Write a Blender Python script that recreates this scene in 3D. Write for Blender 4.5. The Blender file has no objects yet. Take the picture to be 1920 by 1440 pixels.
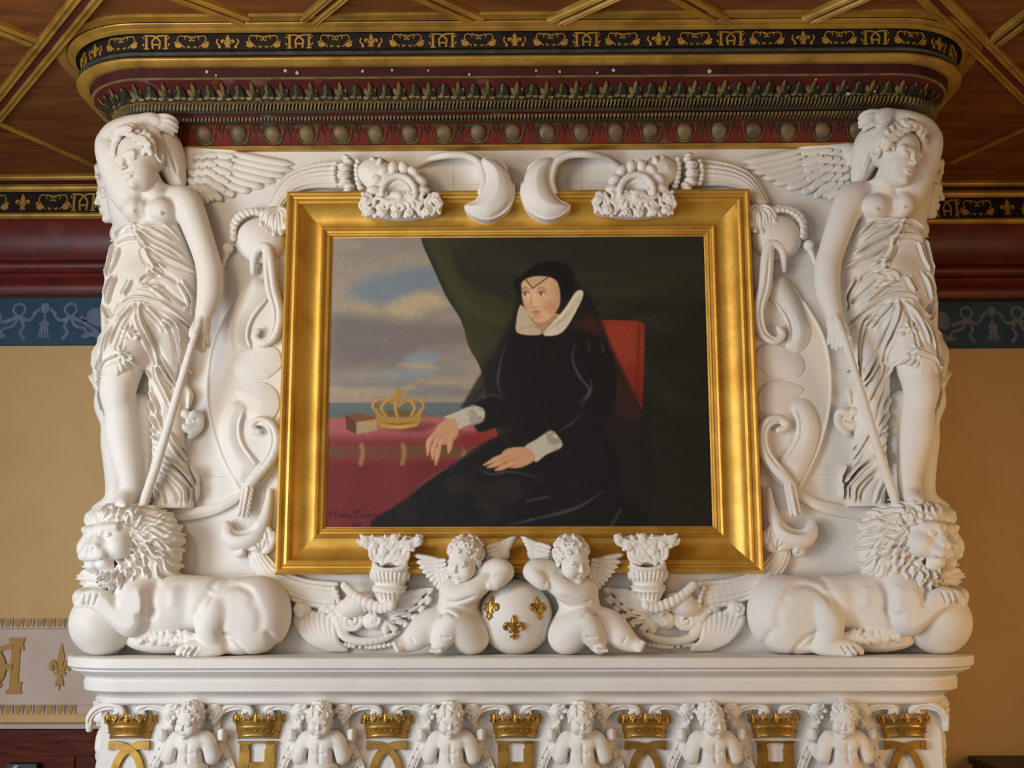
import bpy, bmesh, math, random
import numpy as np
from mathutils import Vector, Matrix

SC = bpy.context.scene
COL = SC.collection
rnd = random.Random(7)

# ---------------------------------------------------------------- camera
FPX = 2150.0
PITCH = math.radians(9.5)
YAW = math.radians(0.6)
ROLL = math.radians(-0.12)
CAMP = Vector((0.021, -4.2, 1.75))
cam_d = bpy.data.cameras.new('camera')
cam = bpy.data.objects.new('camera', cam_d)
COL.objects.link(cam)
cam.location = CAMP
CROT = (Matrix.Rotation(YAW, 3, 'Z') @ Matrix.Rotation(math.pi/2 + PITCH, 3, 'X') @ Matrix.Rotation(ROLL, 3, 'Z'))
cam.rotation_euler = CROT.to_euler()
cam_d.sensor_width = 36.0
cam_d.lens = 36.0*FPX/1920.0
cam_d.clip_start = 0.05
SC.camera = cam

# ---------------------------------------------------------------- world, lights, exposure
w = bpy.data.worlds.new('world'); SC.world = w
w.use_nodes = True
w.node_tree.nodes['Background'].inputs[0].default_value = (0.62, 0.78, 1.0, 1)
w.node_tree.nodes['Background'].inputs[1].default_value = 1.0
def area(name, loc, target, sx, sy, power, col):
    d = bpy.data.lights.new(name, 'AREA'); d.shape = 'RECTANGLE'; d.size = sx; d.size_y = sy
    d.energy = power; d.color = col
    o = bpy.data.objects.new(name, d); COL.objects.link(o); o.location = loc
    o.rotation_euler = (Vector(target)-Vector(loc)).to_track_quat('-Z', 'Y').to_euler()
    return o
# assumed daylight through the two unseen tall windows of the left wall and one in the wall behind the camera
area('window_daylight', (-3.45, -2.7, 1.6), (0.2, -0.6, 1.6), 1.25, 2.2, 132, (0.78, 0.88, 1.0))
area('window_daylight_far', (-3.45, -5.2, 1.75), (0, -3.0, 1.75), 1.25, 2.3, 45, (0.80, 0.90, 1.0))
area('window_daylight_rear', (-1.3, -6.9, 1.7), (-0.6, 0, 1.9), 1.4, 2.3, 26, (0.86, 0.93, 1.0))
# assumed warm fill for the right-hand side of the room; its source unseen
assumed_lamp = area('wall_lamp_glow', (3.3, -1.9, 1.25), (1.6, 0.5, 1.6), 0.9, 1.3, 17, (1.0, 0.64, 0.3)); assumed_lamp.data.spread = math.radians(130)
# added warm fill for the upper chimney, high on the left; no lamp seen
hl = area('hanging_lamp_glow', (-1.9, -2.6, 3.25), (0.1, 0, 2.7), 0.5, 0.4, 11, (1.0, 0.78, 0.5)); hl.data.spread = math.radians(130)
SC.view_settings.view_transform = 'Standard'
SC.view_settings.look = 'None'
SC.view_settings.exposure = -0.03
SC.view_settings.gamma = 1.0
SC.view_settings.use_curve_mapping = False

# ---------------------------------------------------------------- pixel -> place
CRi = CROT
def ray(u, v):
    return (CROT @ Vector(((u-960)/FPX, (720-v)/FPX, -1.0)))
def U(u, v, Y=0.0):
    d = ray(u, v); t = (Y-CAMP.y)/d.y
    return CAMP + d*t
def UZ(u, v, z):
    d = ray(u, v); t = (z-CAMP.z)/d.z
    return CAMP + d*t
def scale_at(v):                       # pixels per metre on the breast face at row v
    p = U(960, v, 0.0) - CAMP
    return FPX/(-(CROT.transposed() @ p).z)
def L(px, v=720): return px/scale_at(v)
def Q(u, v, d=0.0):                    # point of the relief: d pixels proud of the breast face
    return U(u, v, -L(d, v))

# ---------------------------------------------------------------- materials
MATS = {}
def lin(c):
    if isinstance(c, str):
        c = tuple(int(c[i:i+2], 16)/255 for i in (0, 2, 4))
    return tuple((x/12.92 if x <= .04045 else ((x+.055)/1.055)**2.4) for x in c[:3])
def mat(name, col, rough=.6, metal=0., col2=None, nscale=6., detail=6., lo=.35, hi=.7, bump=0., bscale=60., stretch=None, spec=.5, col3=None, n3=1.5, lo3=.55, hi3=.75):
    m = bpy.data.materials.new(name); m.use_nodes = True
    nt = m.node_tree; b = nt.nodes['Principled BSDF']
    b.inputs['Roughness'].default_value = rough; b.inputs['Metallic'].default_value = metal
    b.inputs['Specular IOR Level'].default_value = spec
    c1 = (*lin(col), 1)
    tc = nt.nodes.new('ShaderNodeTexCoord'); src = tc.outputs['Object']
    if stretch:
        mp = nt.nodes.new('ShaderNodeMapping'); mp.inputs['Scale'].default_value = stretch
        nt.links.new(src, mp.inputs['Vector']); src = mp.outputs['Vector']
    if col2:
        n = nt.nodes.new('ShaderNodeTexNoise'); n.inputs['Scale'].default_value = nscale; n.inputs['Detail'].default_value = detail
        nt.links.new(src, n.inputs['Vector'])
        r = nt.nodes.new('ShaderNodeValToRGB'); r.color_ramp.elements[0].position = lo; r.color_ramp.elements[1].position = hi
        r.color_ramp.elements[0].color = c1; r.color_ramp.elements[1].color = (*lin(col2), 1)
        nt.links.new(n.outputs['Fac'], r.inputs['Fac'])
        out = r.outputs['Color']
        if col3:
            n2 = nt.nodes.new('ShaderNodeTexNoise'); n2.inputs['Scale'].default_value = n3; n2.inputs['Detail'].default_value = 8
            nt.links.new(tc.outputs['Object'], n2.inputs['Vector'])
            r2 = nt.nodes.new('ShaderNodeMapRange'); r2.inputs['From Min'].default_value = lo3; r2.inputs['From Max'].default_value = hi3
            nt.links.new(n2.outputs['Fac'], r2.inputs['Value'])
            mx = nt.nodes.new('ShaderNodeMix'); mx.data_type = 'RGBA'
            nt.links.new(r2.outputs['Result'], mx.inputs['Factor']); nt.links.new(out, mx.inputs[6]); mx.inputs[7].default_value = (*lin(col3), 1)
            out = mx.outputs[2]
        nt.links.new(out, b.inputs['Base Color'])
    else:
        b.inputs['Base Color'].default_value = c1
    if bump:
        n = nt.nodes.new('ShaderNodeTexNoise'); n.inputs['Scale'].default_value = bscale; n.inputs['Detail'].default_value = 5
        nt.links.new(src, n.inputs['Vector'])
        bp = nt.nodes.new('ShaderNodeBump'); bp.inputs['Strength'].default_value = bump; bp.inputs['Distance'].default_value = .01
        nt.links.new(n.outputs['Fac'], bp.inputs['Height']); nt.links.new(bp.outputs['Normal'], b.inputs['Normal'])
    MATS[name] = m
    return m
mat('plaster', 'ebe5db', .62, 0, 'e2dacd', 3.0, lo=.45, hi=.72, bump=.12, bscale=55, col3='d9cfbf', n3=2.2, lo3=.6, hi3=.8)
mat('stone', 'e8e2d9', .6, 0, 'ded6ca', 2.5, lo=.45, hi=.75, bump=.1, bscale=70)
mat('gilt', 'd9ab4a', .42, .55, 'bd8a2c', 9, lo=.4, hi=.75, bump=.12, bscale=30)
mat('gilt_dark', 'b88a33', .42, .6, '7d5a1c', 14, lo=.4, hi=.7, bump=.12, bscale=50)
mat('cornice_gilt', 'c49a45', .42, .45, '8f6c2c', 9, lo=.4, hi=.75, bump=.1, bscale=30)
mat('paint_gold', 'b98a35', .5, .25, '8f6a26', 30, lo=.4, hi=.75)
mat('frieze_black', '1d1714', .6, 0, '2c231c', 20, bump=.1, spec=.15)
mat('grey_rod', '4b4a40', .45, .2, '2f3330', 30)
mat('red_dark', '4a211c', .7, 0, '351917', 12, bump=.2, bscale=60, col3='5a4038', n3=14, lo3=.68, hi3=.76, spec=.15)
mat('red_paint', '60241f', .6, 0, '472320', 10, bump=.2, bscale=60, col3='70604f', n3=9, lo3=.62, hi3=.72, spec=.15)
mat('red_bright', '7a2a20', .6, 0, '5a2a22', 12, bump=.1, col3='70604f', n3=9, lo3=.62, hi3=.74, spec=.15)
mat('braid', '3d3520', .6, 0, '2b2a20', 40, bump=.2)
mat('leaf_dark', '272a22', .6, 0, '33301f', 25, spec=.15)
mat('leaf_gold', '8a7645', .6, .1, '5c5230', 22, lo=.35, hi=.65)
mat('egg_paint', '7c6a46', .55, .1, '5e4a32', 14, lo=.4, hi=.65, bump=.15, col3='8d7f66', n3=12, lo3=.62, hi3=.7)
mat('egg_ring', '3a3424', .6, 0, '4d4430', 20, spec=.15)
mat('chip', 'b9b2a4', .8)
mat('ceiling_wood', '8a531f', .55, 0, '5c2d10', 3.0, lo=.3, hi=.75, bump=.12, bscale=30, stretch=(1.2, 7, 1))
mat('ceiling_red', '6d2a22', .6, 0, '4f1d18', 10)
mat('wall_red', '6e1f16', .45, 0, '531711', 6, lo=.35, hi=.7, bump=.1, stretch=(1, 1, 3), col3='7a4a22', n3=5, lo3=.6, hi3=.8)
mat('wall_blue', '2f5267', .8, 0, '274458', 8, bump=.1)
mat('frieze_white', '727d92', .8, 0, '5c6880', 30)
mat('wall_ochre', 'd6b27a', .85, 0, 'cfaa70', 2.5, lo=.4, hi=.7, bump=.08, bscale=90)
mat('band_pink', 'd3bfae', .85, 0, 'c9b3a2', 5, bump=.06)
mat('dentil_gold', 'b0853b', .6, .1)
mat('dentil_shade', '8f7c62', .8)  # greyish brown of the darts in the egg borders
mat('wood_dark', '6a2d1c', .65, 0, '4a1c10', 4, stretch=(2, 2, 12), bump=.1, spec=.2)
mat('wood_black', '1c120f', .5, 0, '2a1a14', 6)
mat('black_plastic', '111111', .4)
mat('floor_tile', '5a4230', .6, 0, '4c3626', 5)
mat('window_paint', 'd8d2c4', .6)

# ---------------------------------------------------------------- mesh helpers
def link(o, parent=None):
    COL.objects.link(o)
    if parent is not None: o.parent = parent
    return o
def mesh_obj(name, verts, faces, m, parent=None, smooth=True, sharp=35):
    me = bpy.data.meshes.new(name)
    me.from_pydata([tuple(v) for v in verts], [], faces)
    me.update()
    if smooth and len(me.polygons):
        me.polygons.foreach_set('use_smooth', [True]*len(me.polygons))
        if sharp: me.set_sharp_from_angle(angle=math.radians(sharp))
    if m: me.materials.append(MATS[m])
    return link(bpy.data.objects.new(name, me), parent)
def tag(o, label, cat, group=None, kind=None):
    if label: o['label'] = label
    if cat: o['category'] = cat
    if group: o['group'] = group
    if kind: o['kind'] = kind
    return o
def empty(name, loc, label=None, cat=None, group=None):
    o = bpy.data.objects.new(name, None); o.empty_display_size = .05
    COL.objects.link(o); o.location = loc
    tag(o, label, cat, group)
    return o
def adopt(o, parent):                   # parent a mesh built in world space without moving it
    o.parent = parent
    o.matrix_parent_inverse = Matrix.Translation(parent.location).inverted()
    return o
def box_vf(lo, hi):
    x0, y0, z0 = lo; x1, y1, z1 = hi
    v = [(x0,y0,z0),(x1,y0,z0),(x1,y1,z0),(x0,y1,z0),(x0,y0,z1),(x1,y0,z1),(x1,y1,z1),(x0,y1,z1)]
    f = [(0,3,2,1),(4,5,6,7),(0,1,5,4),(1,2,6,5),(2,3,7,6),(3,0,4,7)]
    return v, f
def box(name, lo, hi, m, parent=None):
    v, f = box_vf(lo, hi)
    return mesh_obj(name, v, f, m, parent, smooth=False)
def join_vf(parts):
    V = []; F = []
    for v, f in parts:
        n = len(V); V += list(v); F += [tuple(i+n for i in q) for q in f]
    return V, F
def structure(o, label=None, cat=None):
    o['kind'] = 'structure'
    if label: o['label'] = label
    if cat: o['category'] = cat
    return o
def catmull(pts, n=8, closed=False):
    P = [np.array(p, float) for p in pts]
    if len(P) < 3 and not closed:
        return [P[0]+(P[1]-P[0])*t for t in np.linspace(0, 1, n+1)]
    out = []
    N = len(P)
    rng = range(N if closed else N-1)
    for i in rng:
        p1, p2 = P[i], P[(i+1) % N]
        p0 = P[(i-1) % N] if closed or i > 0 else 2*p1-p2
        p3 = P[(i+2) % N] if closed or i+2 < N else 2*p2-p1
        for k in range(n):
            t = k/n
            out.append(.5*((2*p1)+(-p0+p2)*t+(2*p0-5*p1+4*p2-p3)*t*t+(-p0+3*p1-3*p2+p3)*t**3))
    if not closed: out.append(P[-1])
    return out

# ---------------------------------------------------------------- sculpting: distance fields meshed with surface nets
def surface_nets(D, org, h):
    ins = D < 0
    nx, ny, nz = D.shape
    c = ins.view(np.uint8)
    s = np.zeros((nx-1, ny-1, nz-1), np.uint8)
    offs = [(i, j, k) for i in (0, 1) for j in (0, 1) for k in (0, 1)]
    for i, j, k in offs:
        s += c[i:nx-1+i, j:ny-1+j, k:nz-1+k]
    act = np.argwhere((s > 0) & (s < 8))
    if len(act) == 0: return np.zeros((0, 3)), np.zeros((0, 4), int)
    vid = -np.ones(s.shape, np.int32); vid[act[:, 0], act[:, 1], act[:, 2]] = np.arange(len(act))
    vals = np.stack([D[act[:, 0]+i, act[:, 1]+j, act[:, 2]+k] for i, j, k in offs], 1)
    acc = np.zeros((len(act), 3)); cnt = np.zeros(len(act))
    for a in range(8):
        for b in range(a+1, 8):
            oa, ob = np.array(offs[a]), np.array(offs[b])
            if np.abs(oa-ob).sum() != 1: continue
            va, vb = vals[:, a], vals[:, b]
            m = (va < 0) != (vb < 0)
            t = np.where(m, va/np.where(m, va-vb, 1), 0)
            acc += np.where(m[:, None], oa+(ob-oa)*t[:, None], 0); cnt += m
    pos = (act + acc/cnt[:, None])*h + np.array(org)
    F = []
    for ax in range(3):
        o = [0, 0, 0]; o[ax] = 1
        A = ins[:nx-o[0], :ny-o[1], :nz-o[2]]; B = ins[o[0]:, o[1]:, o[2]:]
        e = np.argwhere(A != B)
        b, c2 = (ax+1) % 3, (ax+2) % 3
        sh = s.shape
        ok = (e[:, b] > 0) & (e[:, c2] > 0) & (e[:, b] < sh[b]) & (e[:, c2] < sh[c2])
        e = e[ok]
        sg = A[e[:, 0], e[:, 1], e[:, 2]]
        q = []
        for db, dc in ((1, 1), (0, 1), (0, 0), (1, 0)):
            f = e.copy(); f[:, b] -= db; f[:, c2] -= dc
            q.append(vid[f[:, 0], f[:, 1], f[:, 2]])
        q = np.stack(q, 1)
        q = np.where(sg[:, None], q, q[:, ::-1])
        F.append(q)
    return pos, np.concatenate(F)

class Field:
    def __init__(s, lo, hi, h=.004):
        s.h = h; s.lo = np.array(lo, float)
        n = np.ceil((np.array(hi)-s.lo)/h).astype(int)+1
        s.ax = [(s.lo[i]+h*np.arange(n[i])).astype(np.float32) for i in range(3)]
        s.D = np.full(n, .5, np.float32)
    @classmethod
    def px(cls, u0, v0, u1, v1, d0, d1, h=.004):      # pixel box on the breast; d = pixels proud of it
        a = [Q(u, v, d) for u in (u0, u1) for v in (v0, v1) for d in (d0, d1)]
        return cls([min(p[i] for p in a) for i in range(3)], [max(p[i] for p in a) for i in range(3)], h)
    def reg(s, lo, hi, pad):
        sl = []
        for i in range(3):
            a = np.searchsorted(s.ax[i], lo[i]-pad); b = np.searchsorted(s.ax[i], hi[i]+pad)
            if b <= a: return None
            sl.append(slice(a, b))
        return tuple(sl)
    def grid(s, sl):
        return s.ax[0][sl[0]][:, None, None], s.ax[1][sl[1]][None, :, None], s.ax[2][sl[2]][None, None, :]
    def put(s, sl, d, k, op='u'):
        o = s.D[sl]; k = max(k, 1e-4)
        if op == 'u':
            hh = np.maximum(k-np.abs(o-d), 0)/k
            s.D[sl] = np.minimum(o, d)-hh*hh*k*.25
        else:
            d = -d
            hh = np.maximum(k-np.abs(o-d), 0)/k
            s.D[sl] = np.maximum(o, d)+hh*hh*k*.25
    def cap(s, a, b, ra, rb=None, k=.008, op='u'):
        rb = ra if rb is None else rb
        a = np.array(a, float); b = np.array(b, float); r = max(ra, rb)
        sl = s.reg(np.minimum(a, b)-r, np.maximum(a, b)+r, k+3*s.h)
        if sl is None: return
        X, Y, Z = s.grid(sl)
        ab = b-a; L2 = max(float(ab@ab), 1e-12)
        t = np.clip(((X-a[0])*ab[0]+(Y-a[1])*ab[1]+(Z-a[2])*ab[2])/L2, 0, 1)
        d = np.sqrt((X-a[0]-t*ab[0])**2+(Y-a[1]-t*ab[1])**2+(Z-a[2]-t*ab[2])**2)-(ra+(rb-ra)*t)
        s.put(sl, d.astype(np.float32), k, op)
    def chain(s, pts, rad, k=.006, n=4, op='u'):
        if n > 1:
            c = catmull([(*p, r) for p, r in zip(pts, rad)], n)
        else: c = [np.array((*p, r)) for p, r in zip(pts, rad)]
        for p, q in zip(c[:-1], c[1:]):
            s.cap(p[:3], q[:3], max(p[3], .0008), max(q[3], .0008), k, op)
    def ell(s, c, r, k=.008, R=None, op='u'):
        c = np.array(c, float); m = max(r)
        sl = s.reg(c-m, c+m, k+3*s.h)
        if sl is None: return
        X, Y, Z = s.grid(sl); X = X-c[0]; Y = Y-c[1]; Z = Z-c[2]
        if R is not None:
            R = np.array(R)
            X, Y, Z = (R[0, 0]*X+R[1, 0]*Y+R[2, 0]*Z, R[0, 1]*X+R[1, 1]*Y+R[2, 1]*Z, R[0, 2]*X+R[1, 2]*Y+R[2, 2]*Z)
        k0 = np.sqrt((X/r[0])**2+(Y/r[1])**2+(Z/r[2])**2)
        k1 = np.sqrt((X/r[0]**2)**2+(Y/r[1]**2)**2+(Z/r[2]**2)**2)
        d = k0*(k0-1)/np.maximum(k1, 1e-6)
        s.put(sl, np.clip(d, -m, .5).astype(np.float32), k, op)
    def sdf2(s, sl, poly):                               # signed distance to an xz polygon
        x = s.ax[0][sl[0]][:, None].astype(float); z = s.ax[2][sl[2]][None, :].astype(float)
        d = np.full((x.shape[0], z.shape[1]), 1e9); sg = np.ones_like(d)
        N = len(poly)
        for i in range(N):
            a = poly[i]; b = poly[i-1]
            ex, ez = b[0]-a[0], b[1]-a[1]
            wx, wz = x-a[0], z-a[1]
            t = np.clip((wx*ex+wz*ez)/max(ex*ex+ez*ez, 1e-12), 0, 1)
            d = np.minimum(d, (wx-ex*t)**2+(wz-ez*t)**2)
            c1 = z >= a[1]; c2 = z < b[1]; c3 = ex*wz > ez*wx
            flip = (c1 & c2 & c3) | (~c1 & ~c2 & ~c3)
            sg = np.where(flip, -sg, sg)
        return (sg*np.sqrt(d)).astype(np.float32)
    def plate(s, poly, y0, y1, k=.004, rnd=.004, dome=0., dw=.02, op='u'):
        # xz polygon between depth y0 (front) and y1 (back), rounded edge, domed front
        P = np.array(poly)
        lo = (P[:, 0].min(), y0-dome, P[:, 1].min()); hi = (P[:, 0].max(), y1, P[:, 1].max())
        sl = s.reg(lo, hi, k+rnd+3*s.h)
        if sl is None: return
        d2 = s.sdf2(sl, poly)+rnd
        f = y0+rnd-dome*(1-np.exp(np.minimum(d2, 0)/dw)) if dome else np.float32(y0+rnd)*np.ones_like(d2)
        X, Y, Z = s.grid(sl)
        dy = np.maximum(f[:, None, :]-Y, Y-(y1-rnd))
        a = d2[:, None, :]+0*Y
        d = np.minimum(np.maximum(a, dy), 0)+np.sqrt(np.maximum(a, 0)**2+np.maximum(dy, 0)**2)-rnd
        s.put(sl, d.astype(np.float32), k, op)
    def brush(s, pts, w, h, taper=True, sharp=False, n=6, y=None):
        # raise (h>0) or groove (h<0) the surface along an xz stroke; y=(lo,hi) limits the depth it works on
        c = np.array(catmull([p[:2] for p in pts], n)) if len(pts) > 2 else np.array([p[:2] for p in pts], float)
        lo = (c[:, 0].min(), s.lo[1] if y is None else y[0], c[:, 1].min()); hi = (c[:, 0].max(), s.ax[1][-1] if y is None else y[1], c[:, 1].max())
        sl = s.reg(lo, hi, 3*w)
        if sl is None: return
        x = s.ax[0][sl[0]][:, None]; z = s.ax[2][sl[2]][None, :]
        best = np.full((x.shape[0], z.shape[1]), 1e9); tt = np.zeros_like(best)
        n = len(c)-1
        for i in range(n):
            a, b = c[i], c[i+1]; ex, ez = b-a
            t = np.clip(((x-a[0])*ex+(z-a[1])*ez)/max(ex*ex+ez*ez, 1e-12), 0, 1)
            d = (x-a[0]-ex*t)**2+(z-a[1]-ez*t)**2
            m = d < best
            best = np.where(m, d, best); tt = np.where(m, (i+t)/n, tt)
        d = np.sqrt(best)
        p = np.exp(-d/w*1.3) if sharp else np.exp(-(d/w)**2)
        if taper: p = p*np.clip(np.minimum(tt, 1-tt)*6+.15, 0, 1)
        s.D[sl] -= (h*p).astype(np.float32)[:, None, :]
    def cut_back(s, y):                                  # nothing behind y
        s.D = np.maximum(s.D, (s.ax[1]-y)[None, :, None].astype(np.float32))
    def mesh_data(s, relax=0):
        D = np.pad(s.D, 1, constant_values=.01)
        pos, F = surface_nets(D, s.lo-s.h, s.h)
        for _ in range(relax):
            e = np.concatenate([F[:, [0, 1]], F[:, [1, 2]], F[:, [2, 3]], F[:, [3, 0]]])
            acc = np.zeros_like(pos); cnt = np.zeros(len(pos))
            for a, b in ((0, 1), (1, 0)):
                for i in range(3): acc[:, i] += np.bincount(e[:, a], pos[e[:, b], i], len(pos))
                cnt += np.bincount(e[:, a], minlength=len(pos))
            pos = .5*pos+.5*acc/np.maximum(cnt, 1)[:, None]
        return pos, F
TRIS = [0]
def np_mesh(name, pos, F):
    me = bpy.data.meshes.new(name)
    n, m = len(pos), len(F)
    me.vertices.add(n); me.vertices.foreach_set('co', np.asarray(pos, np.float32).ravel())
    me.loops.add(4*m); me.loops.foreach_set('vertex_index', np.asarray(F, np.int32).ravel())
    me.polygons.add(m); me.polygons.foreach_set('loop_start', np.arange(0, 4*m, 4, dtype=np.int32))
    me.polygons.foreach_set('use_smooth', np.ones(m, bool))
    me.update(calc_edges=True); me.validate()
    TRIS[0] += 2*m
    return me
SHARED = {}
def sculpt(name, field, m='plaster', parent=None, mirror=False, relax=0, data=None):
    data = data if data is not None else field.mesh_data(relax)
    if id(data) not in SHARED:                            # left and right twins share one mesh
        me = np_mesh(name, *data); me.materials.append(MATS[m]); SHARED[id(data)] = (me, data)
    me = SHARED[id(data)][0]
    o = bpy.data.objects.new(name, me); COL.objects.link(o)
    if mirror: o.scale = (-1, 1, 1)
    if parent is not None: adopt(o, parent)
    return o
# ---- pixel-space wrappers: every point is (u, v, d) in photograph pixels, d proud of the breast face
def QQ(pts): return [Q(*p) for p in pts]
def XZ(pts, d=0.0):
    r = []
    for p in pts:
        q = Q(p[0], p[1], p[2] if len(p) > 2 else d); r.append((q.x, q.z))
    return r
def LV(r, v): return L(r, v)
class PF:
    """field authored in photograph pixels"""
    def __init__(s, u0, v0, u1, v1, d0=-6, d1=110, h=.004):
        s.F = Field.px(u0, v0, u1, v1, d0, d1, h); s.v = (v0+v1)/2; s.sc = L(1, s.v)
    def cap(s, a, b, ra, rb=None, k=8, op='u'):
        s.F.cap(Q(*a), Q(*b), ra*s.sc, (ra if rb is None else rb)*s.sc, k*s.sc, op)
    def chain(s, pts, rad, k=5, n=4, op='u'):
        if not hasattr(rad, '__len__'): rad = [rad]*len(pts)
        s.F.chain([Q(*p) for p in pts], [r*s.sc for r in rad], k*s.sc, n, op)
    def ell(s, c, r, k=8, rot=(0, 0, 0), op='u'):        # r = (across, proud, up); rot degrees (about proud axis, tilt fwd, turn)
        R = Matrix.Rotation(math.radians(rot[2]), 3, 'Z') @ Matrix.Rotation(math.radians(rot[1]), 3, 'X') @ Matrix.Rotation(math.radians(rot[0]), 3, 'Y')
        s.F.ell(Q(*c), [x*s.sc for x in r], k*s.sc, R, op)
    def brush(s, pts, w, h, taper=True, sharp=False, d=20, y=None):
        s.F.brush(XZ(pts, d), w*s.sc, h*s.sc, taper, sharp, y=y)
    def plate(s, pts, d0, d1, dome=0, dw=10, rnd=2, k=3, smooth=6, op='u'):
        p = [tuple(q) for q in catmull(pts, smooth, True)] if smooth else pts
        s.F.plate(XZ(p, d1), -d1*s.sc, -d0*s.sc, k*s.sc, rnd*s.sc, dome*s.sc, dw*s.sc, op)

# ---------------------------------------------------------------- main measures
A = 1.46                 # half width of the chimney breast
R0 = 0.07                # corner rounding of the breast
ZC = UZ(972, 33, 0).z if False else U(972, 33, -0.30).z      # ceiling height
YWL = UZ(100, 327, ZC).y+.2                                      # wall beside the chimney, left and right
YWR = YWL + 0.17
XR = 3.6                 # side walls
YB = -7.0                # wall behind the camera
def zrow(v, Y, u=972): return U(u, v, Y).z

# ---- rounded path round the breast
def path_pt(s, o, yf=0.0, a=A, r0=R0):
    """point and outward normal at run s (0 = middle of the front) and overhang o"""
    st = a-r0; sg = 1 if s >= 0 else -1; q = abs(s)
    if q <= st: return (sg*q, yf-o), (0, -1)
    r = r0+o; ang = (q-st)/r
    if ang <= math.pi/2:
        return (sg*(st+r*math.sin(ang)), yf+r0-r*math.cos(ang)), (sg*math.sin(ang), -math.cos(ang))
    return (sg*(a+o), yf+r0+(q-st-r*math.pi/2)), (sg, 0)
def path_line(o, yback, yf=0.0, a=A, r0=R0, n=14):
    st = a-r0; r = r0+o
    P = []
    for i in range(n+1):
        t = math.pi/2*i/n
        P.append((st+r*math.sin(t), yf+r0-r*math.cos(t)))
    P.append((a+o, yback))
    xs = [st*(i/12-1) for i in range(1, 24)]
    return [(-x, y) for x, y in P[::-1]] + [(x, yf-o) for x in xs] + P
def sweep(name, prof, m, parent=None, yback=1.3, yf=0.0, a=A, r0=R0, sharp=35):
    rows = [[(x, y, z) for x, y in path_line(o, yback, yf, a, r0)] for o, z in prof]
    n = len(rows[0]); V = [p for r in rows for p in r]; F = []
    for i in range(len(rows)-1):
        for j in range(n-1):
            F.append((i*n+j, i*n+j+1, (i+1)*n+j+1, (i+1)*n+j))
    return mesh_obj(name, V, F, m, parent, sharp=sharp)
def run_x(name, prof, x0, x1, ywall, m, parent=None, sharp=35):
    """straight moulding on a wall facing -y; prof = [(out, z)]"""
    V = []; F = []
    for o, z in prof: V += [(x0, ywall-o, z), (x1, ywall-o, z)]
    for i in range(len(prof)-1): F.append((2*i, 2*i+1, 2*i+3, 2*i+2))
    return mesh_obj(name, V, F, m, parent, sharp=sharp)
def bulge(o0, z0, o1, z1, h, n=7):
    """quarter/half round between two profile points, h = swell (negative = cove)"""
    return [(o0+(o1-o0)*t+h*math.sin(math.pi*t), z0+(z1-z0)*t) for t in [i/(n-1) for i in range(n)]]

# ---- flat ornaments built from little raised shapes
def stroke(pts, w, n=5, taper=False):
    c = catmull(pts, n) if len(pts) > 2 else [np.array(p, float) for p in pts]
    Lf, Rt = [], []
    for i, p in enumerate(c):
        d = c[min(i+1, len(c)-1)]-c[max(i-1, 0)]; d = d/max(np.hypot(*d), 1e-9)
        ww = w*.5*((1-.75*i/(len(c)-1)) if taper else 1)
        Lf.append((p[0]-d[1]*ww, p[1]+d[0]*ww)); Rt.append((p[0]+d[1]*ww, p[1]-d[0]*ww))
    return Lf+Rt[::-1]
def mirx(polys): return [[(-x, y) for x, y in p][::-1] for p in polys]
def arc(cx, cy, r, a0, a1, n=10, ry=None):
    ry = ry or r
    return [(cx+r*math.cos(math.radians(a0+(a1-a0)*i/n)), cy+ry*math.sin(math.radians(a0+(a1-a0)*i/n))) for i in range(n+1)]
def sm(pts, n=4): return [tuple(p) for p in catmull(pts, n, True)]
def shape_fleur():
    c = sm([(0, .5), (.07, .36), (.12, .2), (.08, .02), (.05, -.1), (-.05, -.1), (-.08, .02), (-.12, .2), (-.07, .36)], 3)
    s = sm([(.06, -.1), (.10, .02), (.2, .14), (.32, .15), (.39, .06), (.37, -.05), (.29, -.09), (.23, -.04), (.27, .02), (.25, .06), (.19, 0), (.14, -.1)], 3)
    band = [(-.2, -.11), (.2, -.11), (.2, -.18), (-.2, -.18)]
    base = sm([(0, -.5), (.04, -.36), (.15, -.42), (.12, -.28), (.05, -.18), (-.05, -.18), (-.12, -.28), (-.15, -.42), (-.04, -.36)], 3)
    return [c, s, base, band]+mirx([s])
def shape_monogram():
    L_ = [stroke([(-.52, .5), (-.52, -.5)], .13), stroke([(-.66, .46), (-.38, .46)], .07), stroke([(-.66, -.46), (-.38, -.46)], .07),
          stroke([(-.5, .45), (-.1, .40), (.18, .1), (.2, -.12), (.16, -.46)], .1), stroke([(-.72, .36), (-.62, .2)], .06), stroke([(-.72, -.1), (-.64, -.3)], .07)]
    return L_+mirx(L_)+[stroke([(-.2, -.18), (.2, -.18)], .09)]
def shape_arabesque():
    h = [stroke(arc(.12, .22, .13, 60, 300), .07), stroke(arc(.3, .25, .14, 200, -40), .055), stroke([(.1, -.32), (.22, -.4), (.3, -.28)], .07),
         stroke([(.3, .42), (.5, .38), (.72, .42), (.86, .34)], .06), stroke([(.86, .34), (.92, .08), (.78, -.02)], .07),
         sm([(.62, -.2), (.75, -.08), (.95, -.1), (1.08, -.22), (1.0, -.38), (.8, -.42), (.65, -.36)], 3), sm([(.9, -.05), (1.05, .02), (1.12, -.1), (1.0, -.12)], 2),
         stroke([(.45, -.42), (.55, -.3), (.66, -.28)], .06)]
    return h+mirx(h)
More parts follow.
